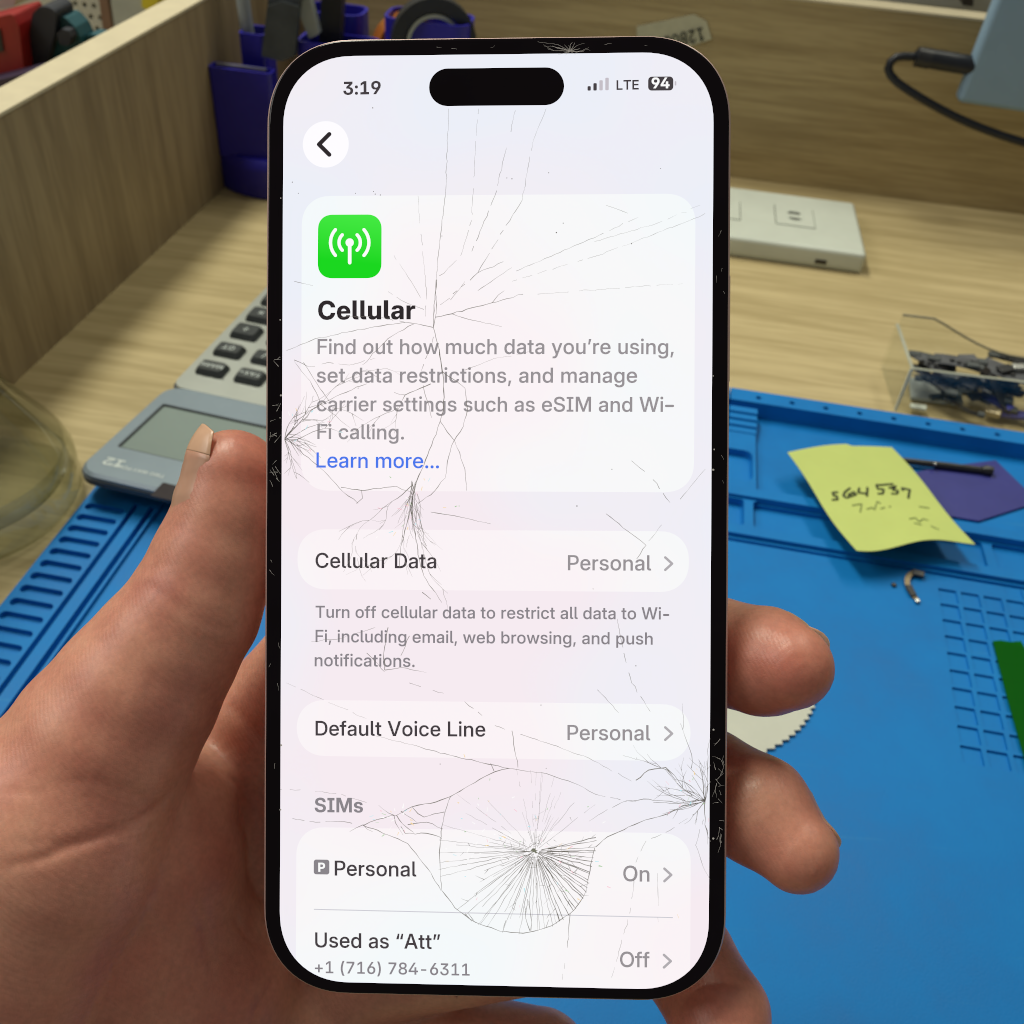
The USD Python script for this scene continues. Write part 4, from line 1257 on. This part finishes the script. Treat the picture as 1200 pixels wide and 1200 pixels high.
left += [L_([(334, 515), (350, 492), (376, 474), (400, 462), (430, 450)], 1.2, .7), L_([(345, 422), (362, 430), (385, 425), (410, 428), (440, 420)], .8, .4), L_([(356, 425), (372, 450), (386, 470)], .9, .8)]
stuff(ppart('crack', crack_mesh(left), M['crack'], label='spray of cracks from the left edge by the paragraph'))
right = []
for a in (100, 125, 150, 170, 190, 205, 220, 235, 250, 268, 285):
    right += twigs(826, 938, a, rng.uniform(30, 75), 3, 45, 1.2)
right += twigs(782, 902, 200, 55, 2) + twigs(782, 902, 60, 45, 2) + twigs(810, 900, -80, 55, 3)
right += [L_([(745, 914), (760, 902), (780, 899), (790, 908), (800, 922)], 1.2, 1.2), L_([(826, 938), (800, 944), (783, 953), (750, 963), (712, 980), (698, 992)], 1.2, 1.0), L_([(826, 936), (797, 941), (760, 936), (735, 938)], .9, .8),
          L_([(735, 938), (712, 948), (690, 962)], .7, .4), L_([(826, 945), (780, 975), (757, 985), (745, 1010)], .7, .4), L_([(824, 960), (815, 990), (826, 1020), (832, 1030)], .8, .6)]
stuff(ppart('crack', crack_mesh(right), M['crack'], label='spray of cracks from the right edge below the middle'))
# round impact web
rim_ = [(597, 900), (640, 906), (677, 919), (697, 930)], [(597, 900), (580, 904), (562, 913), (545, 923), (528, 933), (522, 950), (518, 968), (515, 998), (516, 1020), (518, 1043), (533, 1063), (557, 1080), (587, 1091), (613, 1093), (632, 1089), (647, 1084), (668, 1070), (680, 1056), (687, 1043), (692, 1013), (697, 993)]
web = [L_(rim_[0], .9, .6, .6), L_(rim_[1], 1.1, 1.0, .6), L_([(697, 930), (733, 938), (797, 941)], .7, .6)]
R0 = Polygon(rim_[1] + rim_[0][::-1]).buffer(0)
for k in range(92):
    a = math.radians(k * 360 / 92 + rng.normal(0, 1.4))
    lower = math.sin(a) > -0.25
    d = 1
    while d < 150 and R0.contains(__import__('shapely').Point(627 + d * math.cos(a), 997 + d * math.sin(a))):
        d += 2
    right_side = math.cos(a) > 0.3 and lower
    d0 = rng.uniform(3, 16)
    d1 = d if (right_side or rng.random() < 0.45) else d * rng.uniform(0.35, 0.85)
    if not lower and rng.random() < 0.45:
        continue
    pts = [(627 + q * math.cos(a), 997 + q * math.sin(a)) for q in (d0, (d0 + d1) / 2, d1)]
    w = 1.15 if right_side else (0.85 if lower else 0.5)
    web.append((jag(pts, 0.8, 7), w, w * (0.9 if right_side else 0.5)))
    if right_side or (lower and rng.random() < .4):
        q = rng.uniform(.4, .95) * d1
        web += twigs(627 + q * math.cos(a), 997 + q * math.sin(a), math.degrees(a) + rng.choice([-1, 1]) * rng.uniform(25, 70), rng.uniform(4, 12), 0, 30, .8)
for k in range(60):
    a, q = rng.uniform(0, 2 * math.pi), abs(rng.normal(0, 24)) + 5
    web += twigs(627 + q * math.cos(a), 997 + q * math.sin(a), math.degrees(a) + 90 + rng.normal(0, 25), rng.uniform(3, 10), 0, 30, .7)
web += [L_([(618, 1053), (616, 1075), (621, 1090)], 1.2, 1.0), L_([(620, 1055), (623, 1080), (622, 1090)], 1.0, 1.0), L_([(668, 1070), (665, 1110), (658, 1153)], .8, .5)]
for (x, y, dx_, dy_) in ((545, 1070, 8, 9), (555, 1078, -6, -8), (640, 1086, 3, -9), (655, 1078, -3, -10), (590, 1090, 3, -12)):
    web.append(L_([(x, y), (x + dx_, y + dy_)], .9, .5))
stuff(ppart('crack', crack_mesh(web), M['crack'], label='round cobweb shatter around an impact point low on the screen'))
hub = [(627 + (3.2 + rng.uniform(-2.5, 3.5)) * math.cos(a), 997 + (3.0 + rng.uniform(-2, 2.5)) * math.sin(a)) for a in np.linspace(0, 2 * math.pi, 15)[:-1]]
ppart('impact_chip', shape3(Polygon([ph(*p) for p in hub]).buffer(0), Z5, Z5 + .00003), plain('crushed_glass', (0.42, 0.45, 0.38), 0.5, var=0.4, scale=3000))
oth = [L_([(528, 933), (505, 941), (483, 945), (465, 955), (442, 960), (426, 967)], 1.2, 1.2), L_([(426, 967), (400, 962), (370, 963), (336, 958)], .8, .5), L_([(426, 967), (455, 978), (478, 988), (488, 1000), (505, 1022), (517, 1043)], 1.1, .8),
       L_([(465, 955), (472, 965), (485, 975)], 1.2, .7), L_([(483, 945), (490, 953), (497, 957), (521, 951)], 1.2, .9), L_([(478, 966), (500, 963), (519, 971)], 1.0, .7), L_([(470, 968), (475, 976), (500, 976), (515, 980), (518, 983)], 1.3, 1.0),
       L_([(597, 900), (578, 896), (540, 888), (475, 871), (440, 862)], 1.2, .3), L_([(607, 899), (603, 878), (600, 856)], .9, .8), L_([(579, 903), (575, 894)], 1.2, .9), L_([(530, 811), (555, 830), (580, 850), (640, 870), (690, 888), (740, 915)], .8, .4),
       L_([(480, 800), (520, 812)], .6, .4), L_([(740, 800), (765, 838)], .8, .5), L_([(723, 725), (731, 765), (740, 800)], .6, .6), L_([(700, 808), (725, 835)], .6, .4),
       L_([(740, 540), (765, 562), (789, 594)], .8, .7), L_([(789, 594), (830, 545)], .6, .4), L_([(710, 602), (735, 622), (757, 639), (746, 655)], .9, .8), L_([(760, 634), (775, 615)], .5, .4),
       L_([(605, 318), (690, 281), (748, 255), (710, 241)], .45, .7), L_([(600, 330), (700, 300), (800, 262), (832, 248)], .4, .4), L_([(630, 345), (720, 338), (800, 333)], .35, .3), L_([(690, 285), (770, 262), (832, 236)], .4, .3),
       L_([(745, 1015), (738, 1070), (715, 1150)], .5, .4), L_([(770, 1010), (771, 1080)], .5, .4), L_([(455, 735), (450, 765), (451, 785)], 1.3, 1.1), L_([(451, 785), (470, 782), (500, 788)], .9, .4), L_([(480, 745), (470, 768), (455, 783)], .8, .6), L_([(365, 752), (400, 748), (440, 735)], .6, .5),
       L_([(430, 765), (451, 787)], 1.0, .8), L_([(336, 800), (380, 820), (430, 842)], .5, .3), L_([(340, 925), (400, 930), (430, 940)], .5, .4), L_([(345, 330), (358, 333), (367, 335)], .8, .5)]
oth += twigs(462, 955, 200, 22, 1) + twigs(462, 955, 70, 26, 2) + twigs(426, 966, 160, 18, 1) + twigs(426, 966, 60, 14, 1) + twigs(470, 950, 20, 24, 1)
stuff(ppart('crack', crack_mesh(oth), M['crack'], label='scattered hairline cracks across the lower and right screen'))
# glowing dashes that paint pale and coloured glints around the impact points
for nm_, col_ in (('painted_glint_pale', (1.0, 1.0, 0.98)), ('painted_glint_cyan', LIN(176, 232, 240)), ('painted_glint_rose', LIN(248, 190, 205)), ('painted_glint_amber', LIN(246, 214, 150)), ('painted_glint_green', LIN(170, 205, 160))):
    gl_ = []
    for k in range(26 if nm_ != 'painted_glint_pale' else 60):
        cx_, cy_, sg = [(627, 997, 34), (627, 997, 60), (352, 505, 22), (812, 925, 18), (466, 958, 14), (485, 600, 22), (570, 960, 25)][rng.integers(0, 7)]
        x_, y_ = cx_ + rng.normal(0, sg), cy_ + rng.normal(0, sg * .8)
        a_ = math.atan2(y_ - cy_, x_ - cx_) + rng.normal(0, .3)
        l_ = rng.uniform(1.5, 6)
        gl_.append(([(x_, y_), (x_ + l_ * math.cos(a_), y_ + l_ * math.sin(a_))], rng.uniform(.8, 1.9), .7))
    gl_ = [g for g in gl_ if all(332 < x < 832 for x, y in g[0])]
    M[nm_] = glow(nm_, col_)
    stuff(ppart('painted_glint', crack_mesh(gl_, Z5 + .000015), M[nm_]))
# bright fractures in the black border
bz = []
for a in (20, 45, 75, 100, 130, 160, 185, 200, 340):
    bz += twigs(668, 61, a + 180, rng.uniform(8, 24), 1, 40, .9)
for a in (150, 200, 215, 340, 20, 178, 4):
    bz += twigs(668, 61, a, rng.uniform(18, 46), 1, 25, .7)
for k in range(30):
    bz += twigs(rng.uniform(837, 848), rng.choice([rng.uniform(850, 990), rng.normal(925, 30)]), rng.uniform(0, 360), rng.uniform(5, 22), 2, 40, .75)
for k in range(30):
    bz += twigs(rng.uniform(316, 329), rng.choice([rng.uniform(400, 590), rng.normal(510, 25)]), rng.uniform(0, 360), rng.uniform(5, 20), 2, 40, .75)
for k in range(6):
    bz += twigs(rng.uniform(316, 327), rng.uniform(650, 960), rng.uniform(40, 140), rng.uniform(3, 10), 1, 40, .6)
    bz += twigs(rng.uniform(838, 848), rng.uniform(180, 700), rng.uniform(40, 140), rng.uniform(3, 9), 1, 40, .5)
    bz += twigs(rng.uniform(420, 760), rng.uniform(51, 60), rng.uniform(-20, 20), rng.uniform(3, 9), 0, 40, .5)
keep = []
for p, a, b in bz:
    ok = [(315.5 < x < 331.5 or 834 < x < 849) and 120 < y < 1080 or (430 < x < 760 and 49.5 < y < 66) for x, y in p]
    n_ = ok.index(False) if False in ok else len(p)
    if n_ > 1:
        keep.append((p[:n_], a, b))
stuff(ppart('border_crack', crack_mesh(keep, 0.00025), M['chip'], label='pale fractures glinting in the black border'))
sp3 = []
for x, y in ((417, 667 - 440), (440, 228), (518, 277), (652, 273), (740, 286), (660, 262), (643, 203), (774, 198), (343, 214), (350, 227), (438, 225), (446, 229), (600, 210), (594, 209), (437, 127), (717, 550), (676, 593), (695, 690), (745, 780), (516, 895), (634, 826), (746, 888), (420, 455), (640, 900)):
    sp3.append(shape3(disc(x, y, rng.uniform(.4, .85)), Z5 - .00001, Z5 + .00001))
d_ = ppart('dust', cat(sp3), M['dust'])
tag(d_, None, None, kind='stuff')
sh = []
for k in range(12):
    t_ = rng.uniform(0, 1)
    y = rng.choice([rng.uniform(380, 600), rng.uniform(850, 1000), rng.uniform(100, 1100)])
    x = rng.choice([329.3, 835.6]) + rng.normal(0, .5)
    sh.append(shape3(disc(x, y, rng.uniform(.5, 1.2)), Z5, Z5 + .00002))
c_ = ppart('chip', cat(sh), M['chip'])
tag(c_, None, None, kind='stuff')

# ---------------------------------------------------------------- the hand
# camera aligned millimetres: x right, y up, z towards the viewer


def K(x, y, d):
    return np.array([(x - 600) / FOCAL * d, -(y - 600) / FOCAL * d, -d])


def cap(P, a, b, ra, rb):
    ab = b - a
    t = np.clip(((P - a) @ ab) / (ab @ ab), 0, 1)
    q = P - a - t[..., None] * ab
    return np.sqrt((q * q).sum(-1)) - (ra + (rb - ra) * t)


def smin(a, b, k):
    h = np.clip(0.5 + 0.5 * (b - a) / k, 0, 1)
    return b + (a - b) * h - k * h * (1 - h)


def chain(P, nodes, k=2.0):
    d = None
    for (x0, y0, d0, r0_), (x1, y1, d1, r1_) in zip(nodes[:-1], nodes[1:]):
        e = cap(P, K(x0, y0, d0), K(x1, y1, d1), r0_, r1_)
        d = e if d is None else smin(d, e, k)
    return d


THUMB = [(273, 561, 163.5, 8.2), (268, 606, 163.5, 9.1), (252, 655, 163.2, 10.0), (226, 716, 162.5, 10.9), (192, 765, 162, 12.0), (160, 812, 161.5, 13.4), (122, 868, 161, 14.8), (55, 985, 161, 20.5), (-70, 1180, 163, 28), (-190, 1420, 170, 30)]
MOUND = [(168, 1012, 173, 17.2), (142, 1100, 177, 22.5), (205, 1170, 181, 21), (180, 1330, 186, 26), (40, 1480, 190, 27)]
HEEL = [(205, 1170, 184, 19), (330, 1226, 192, 17.5), (520, 1244, 196, 13.5), (632, 1247, 196, 10.5)]
BACKP = [(250, 1030, 201, 15), (330, 1110, 205, 15), (430, 1160, 203, 14)]
FILL = [(186, 950, 168, 8), (216, 952, 173, 8), (232, 925, 181, 8), (274, 962, 188, 8.5), (290, 1040, 191, 8.5)]
INDEX = [(236, 976, 194, 13.0), (312, 852, 192, 12.3), (430, 712, 184, 10.4), (500, 590, 179, 9), (560, 500, 176, 8)]
MIDDLE = [(262, 1046, 195, 13.0), (338, 934, 193, 12.0), (560, 820, 191, 10), (740, 762, 186, 9.5), (838, 762, 172, 9.3), (898, 775, 161, 8.9), (925, 781, 156.5, 6.9)]
RING = [(304, 1124, 196, 12.6), (404, 1044, 192, 11), (600, 960, 191, 10), (740, 905, 186, 9.3), (828, 915, 173, 9.0), (888, 950, 162.5, 9.0), (934, 997, 157, 6.7)]
PINKY = [(340, 1180, 192, 11), (460, 1130, 191, 10), (640, 1100, 190, 9.4), (740, 1092, 185, 9.0), (802, 1120, 174, 8.7), (842, 1188, 164, 8.3), (850, 1246, 158.5, 7.2), (846, 1258, 158, 6.8)]


def hand_sdf(P):
    d = chain(P, MOUND, 5)
    d = smin(d, chain(P, HEEL, 3), 2.5)
    d = smin(d, chain(P, BACKP, 3), 1.5)
    for c in (INDEX, MIDDLE, RING, PINKY):
        d = smin(d, chain(P, c, 1.2), 0.9)
    d = smin(d, chain(P, THUMB, 1.5), 1.8)
    d = smin(d, chain(P, FILL, 1.5), 2.0)
    # the phone's body stays free
    Wd = P @ CB / 1000.0 + C - PO
    lx, ly, lz = (Wd @ PX[0]) * 1000, (Wd @ PX[1]) * 1000, (Wd @ PX[2]) * 1000
    r = 13.8
    qx, qy = np.abs(lx) - (PW * 500 - r), np.abs(ly) - (PHH * 500 - r)
    dxy = np.hypot(np.maximum(qx, 0), np.maximum(qy, 0)) + np.minimum(np.maximum(qx, qy), 0) - r
    dz = np.abs(lz + 4.1) - 4.1
    b = np.hypot(np.maximum(dxy, 0), np.maximum(dz, 0)) + np.minimum(np.maximum(dxy, dz), 0) - 0.15
    return -smin(-d, b, 0.9)


CB = np.array([R, U, -F])


def surface_nets(D, org, h):
    s = D < 0
    n = np.array(D.shape)
    acc = np.zeros((*(n - 1), 3), np.float32)
    cnt = np.zeros(n - 1, np.float32)
    I = np.stack(np.meshgrid(*[np.arange(k - 1) for k in n], indexing='ij'), -1).astype(np.float32)
    corners = [(a, b, c) for a in (0, 1) for b in (0, 1) for c in (0, 1)]
    sl = lambda o: tuple(slice(o[k], n[k] - 1 + o[k]) for k in range(3))
    for o in corners:
        for ax_ in range(3):
            if o[ax_]:
                continue
            o2 = list(o)
            o2[ax_] = 1
            a, b = D[sl(o)], D[sl(o2)]
            cr = (a < 0) != (b < 0)
            t = np.where(cr, a / np.where(cr, a - b, 1), 0)
            for k in range(3):
                acc[..., k] += np.where(cr, o[k] + (t if k == ax_ else 0), 0)
            cnt += cr
    act = cnt > 0
    idx = np.full(act.shape, -1)
    idx[act] = np.arange(act.sum())
    V = (I[act] + acc[act] / cnt[act][:, None]) * h + org
    Fc = []
    for ax_ in range(3):
        a = [slice(1, -1)] * 3
        a[ax_] = slice(0, -1)
        a = [slice(1, n[k] - 1) if k != ax_ else slice(0, n[k] - 1) for k in range(3)]
        b = list(a)
        b[ax_] = slice(1, n[ax_])
        s0_, s1_ = s[tuple(a)], s[tuple(b)]
        w = np.argwhere(s0_ != s1_)
        pos = s0_[tuple(w.T)]
        w = w + [0 if k == ax_ else 1 for k in range(3)]
        u_, v_ = (ax_ + 1) % 3, (ax_ + 2) % 3
        eu, ev = np.eye(3, dtype=int)[u_], np.eye(3, dtype=int)[v_]
        q = np.stack([idx[tuple((w - eu - ev).T)], idx[tuple((w - ev).T)], idx[tuple(w.T)], idx[tuple((w - eu).T)]], 1)
        q[~pos] = q[~pos][:, ::-1]
        Fc.append(q)
    q = np.vstack(Fc)
    return V, np.vstack([q[:, [0, 1, 2]], q[:, [0, 2, 3]]])


hh_ = 0.75
lo, hi = np.array([-125.0, -150.0, -212.0]), np.array([64.0, 22.0, -134.0])
gx = [np.arange(lo[k], hi[k], hh_) for k in range(3)]
D = np.empty(tuple(len(g) for g in gx), np.float32)
for i0 in range(0, len(gx[0]), 16):
    P = np.stack(np.meshgrid(gx[0][i0:i0 + 16], gx[1], gx[2], indexing='ij'), -1)
    D[i0:i0 + 16] = hand_sdf(P)
for ax_ in range(3):                      # closed where the wrist leaves the modelled volume
    for e in (0, -1):
        sl_ = [slice(None)] * 3
        sl_[ax_] = e
        D[tuple(sl_)] = np.maximum(D[tuple(sl_)], 0.5)
HV, HF = surface_nets(D, lo, hh_)
hm = trimesh.Trimesh(HV, HF, process=False)
comp = trimesh.graph.connected_component_labels(hm.face_adjacency, node_count=len(HF))
hm.update_faces(comp == np.bincount(comp).argmax())
hm.remove_unreferenced_vertices()
trimesh.smoothing.filter_taubin(hm, iterations=6)
hv = np.array(hm.vertices)
nrm_ = np.array(hm.vertex_normals)
px_ = np.c_[600 + FOCAL * hv[:, 0] / -hv[:, 2], 600 - FOCAL * hv[:, 1] / -hv[:, 2]]
facing = nrm_[:, 2] > -0.1


def pick(x, y):
    """nearest point of the skin along a sight line"""
    c = np.where(facing & (np.hypot(px_[:, 0] - x, px_[:, 1] - y) < 5.5))[0]
    if len(c) == 0:
        return None
    c = c[hv[c, 2] > hv[c, 2].max() - 2.0]
    return hv[c[np.argmin(np.hypot(px_[c, 0] - x, px_[c, 1] - y))]]


CREASES = [([(200, 930), (186, 946), (150, 968), (100, 985), (50, 1005), (0, 1018)], .8, .9), ([(150, 968), (110, 985), (60, 988), (10, 988)], .3, .7),
           ([(262, 822), (276, 834), (292, 850), (310, 874)], .55, .8), ([(244, 886), (258, 902), (285, 925), (300, 950), (310, 976)], .6, .8), ([(252, 930), (270, 948), (288, 975), (302, 1010), (311, 1050)], .4, .8),
           ([(170, 672), (182, 664), (198, 662)], .22, .6), ([(156, 690), (175, 690), (205, 708), (232, 728), (262, 737), (290, 736)], .38, .7), ([(205, 706), (240, 714), (275, 728)], .22, .6), ([(166, 682), (186, 690), (202, 700)], .2, .6),
           ([(178, 955), (182, 995), (190, 1030), (202, 1065)], .28, .6), ([(206, 985), (222, 1030), (236, 1080), (246, 1125), (250, 1180)], .38, .7), ([(236, 960), (226, 1000), (216, 1022)], .2, .5), ([(195, 1030), (230, 1040), (272, 1047)], .16, .5),
           ([(275, 1055), (278, 1082), (292, 1100), (310, 1112)], .5, .7), ([(262, 1100), (275, 1140), (280, 1180)], .22, .6), ([(322, 1145), (308, 1170), (292, 1200)], .6, .8), ([(60, 920), (100, 915), (140, 925), (182, 942)], .3, .7), ([(0, 930), (30, 926), (60, 930)], .18, .7),
           ([(90, 932), (130, 940), (168, 952)], .2, .5), ([(120, 1085), (130, 1120), (135, 1170)], .12, .7), ([(238, 780), (228, 800), (214, 850)], .16, .7), ([(150, 770), (140, 830), (135, 880)], .14, .8), ([(185, 780), (172, 830), (168, 880)], .14, .7), ([(125, 800), (118, 840), (110, 890)], .10, .8)]
disp = np.zeros(len(hv))
for pts, dep, wid in CREASES:
    Q = []
    for (x0, y0), (x1, y1) in zip(pts[:-1], pts[1:]):
        for k in range(12):
            e = pick(x0 + (x1 - x0) * k / 12, y0 + (y1 - y0) * k / 12)
            if e is not None:
                Q.append(e)
    if len(Q) < 4:
        continue
    Q = np.array(Q)
    for _ in range(4):
        Q[1:-1] = 0.25 * Q[:-2] + 0.5 * Q[1:-1] + 0.25 * Q[2:]
    w_end = np.minimum(1, np.minimum(np.arange(len(Q)), np.arange(len(Q))[::-1]) / max(2, 0.2 * len(Q)))
    from scipy.spatial import cKDTree
    dist, near = cKDTree(np.array(Q)).query(hv, distance_upper_bound=6 * wid)
    fall = np.where(np.isfinite(dist), np.exp(-(np.where(np.isfinite(dist), dist, 0) / (0.75 * wid)) ** 2), 0)
    disp += 0.8 * dep * fall * (0.25 + 0.75 * w_end[np.minimum(near, len(Q) - 1)]) 
soft = (meshkit.fbm(hv / 14.0, 2, 3) - 0.5) * 0.55 + (meshkit.fbm(hv / 2.6, 2, 9) - 0.5) * 0.07
near_phone = np.abs((hv @ CB / 1000 + C - PO) @ PX[2] * 1000 + 4) < 6
hv2 = hv + nrm_ * (soft - disp)[:, None]
hm2 = trimesh.Trimesh(hv2, hm.faces, process=False)
trimesh.smoothing.filter_laplacian(hm2, lamb=0.4, iterations=2)
hv2 = np.array(hm2.vertices)
hw = hv2 @ CB / 1000.0 + C
hoff = hw.mean(0)
hand = thing('person', 'bare left hand of a person gripping the cracked phone from behind', 'person', loc=hoff)
hp = obj('hand', trimesh.Trimesh(hw, hm.faces, process=False), M['skin'], hand, smooth=True, off=hoff)
red = np.zeros(len(hv2))
for x, y, d_, rr_, a_ in ((930, 785, 156, 9, .75), (935, 1000, 157, 9, .75), (850, 1235, 159, 10, .75), (290, 550, 158, 9, .55), (165, 1130, 156, 16, .55), (250, 1010, 160, 12, .45), (110, 930, 150, 12, .30), (300, 1150, 165, 14, .40)):
    red = np.maximum(red, a_ * np.exp(-(np.linalg.norm(hv2 - K(x, y, d_), axis=1) / rr_) ** 2))
red = np.clip(red * (0.55 + 0.9 * meshkit.fbm(hv2 / 5.0, 3, 21)), 0, 0.9)
UsdGeom.PrimvarsAPI(hp).CreatePrimvar('redness', Sdf.ValueTypeNames.FloatArray, 'vertex').Set([float(v) for v in red])


def nail(tip, base, dorsal, r, length, half, lift=0.2, over=0.0, taper=0.75, part=(0.0, 1.0)):
    """curved nail plate along base->tip on the dorsal side; camera millimetres. The rear of the plate sinks into the skin"""
    ax_ = unit(tip - base)
    dn_ = unit(dorsal - ax_ * (dorsal @ ax_))
    sd_ = np.cross(ax_, dn_)
    V = []
    nu, nv = 14, 14
    rads = np.arange(3.0, 15.0, 0.08)
    W_ = np.array([(part[0] + (part[1] - part[0]) * j / nv, 2 * i / nu - 1) for j in range(nv + 1) for i in range(nu + 1)])
    hw_ = np.radians(half) * np.where(W_[:, 0] < .6, 1, 1 - (1 - taper) * ((W_[:, 0] - .6) / .4) ** 2)
    e = W_[:, 1]
    w = W_[:, 0]
    dirs = np.cos(hw_ * e)[:, None] * dn_ + np.sin(hw_ * e)[:, None] * sd_
    s_ = length * (w - 1) + over - (over * 0.15 * e ** 2 * w + 1.0 * e ** 2 * w ** 3)

    def skin_r(sv):
        P_ = (tip + sv[:, None] * ax_)[:, None, :] + rads[None, :, None] * dirs[:, None, :]
        ins = hand_sdf(P_) < 0
        return rads[np.where(ins, np.arange(len(rads))[None, :], 0).max(1)]
    rs = skin_r(np.minimum(s_, -0.30 * length))
    r_free = skin_r(s_)
    rs = np.where(s_ > -0.30 * length, np.maximum(r_free, rs - 0.055 * (s_ + 0.30 * length) ** 2 * taper), rs)
    rad = rs + lift - 0.6 * np.clip((.28 - w) / .28, 0, 1) - 0.55 * np.abs(e) ** 3 * np.clip(1.6 - 1.6 * w, 0.25, 1)
    V = (tip + s_[:, None] * ax_) + dirs * rad[:, None]
    Fc = []
    for j in range(nv):
        for i in range(nu):
            a0 = j * (nu + 1) + i
            Fc += [(a0, a0 + 1, a0 + nu + 2), (a0, a0 + nu + 2, a0 + nu + 1)]
    V = np.array(V)
    n0 = len(V)
    cen = tip - ax_ * 4
    inner_ = V - (V - (cen + np.outer((V - cen) @ ax_, ax_))) * 0.045
    Fb = [(a + n0, c + n0, b + n0) for a, b, c in Fc]
    ed = [i for i in range(nu + 1)] + [j * (nu + 1) + nu for j in range(1, nv + 1)] + [nv * (nu + 1) + i for i in range(nu - 1, -1, -1)] + [j * (nu + 1) for j in range(nv - 1, 0, -1)]
    for k in range(len(ed)):
        a0, a1 = ed[k], ed[(k + 1) % len(ed)]
        Fc += [(a0, a1 + n0, a1), (a0, a0 + n0, a1 + n0)]
    return trimesh.Trimesh(np.vstack([V, inner_]) @ CB / 1000 + C, np.array(Fc + Fb), process=False)


tA, tB = K(270, 512, 163.5), K(258, 612, 163.5)
tn = np.array([-0.80, 0.08, 0.60])
obj('thumb_nail', nail(tA, tB, tn, 7.75, 16.5, 48, .14, 1.5, .92, (0.0, 0.72)), M['nail'], hand, smooth=True, off=hoff)
obj('nail_tip', nail(tA, tB, tn, 7.75, 16.5, 48, .13, 1.5, .92, (0.715, 1.0)), M['nail_tip'], hand, smooth=True, off=hoff)
obj('finger_nail', nail(K(956, 785, 156), K(895, 768, 162), np.array([.10, .62, -.80]), 7.6, 9.5, 46, .15, -.4, .7), M['nail'], hand, smooth=True, off=hoff)
obj('finger_nail', nail(K(956, 1020, 156), K(902, 960, 161), np.array([.60, .56, -.46]), 7.7, 12, 48, .18, -.3, .7), M['nail'], hand, smooth=True, off=hoff)
obj('finger_nail', nail(K(856, 1262, 158), K(845, 1198, 163), np.array([.80, .15, -.40]), 7.3, 11, 48, .16, -.3, .7), M['nail'], hand, smooth=True, off=hoff)
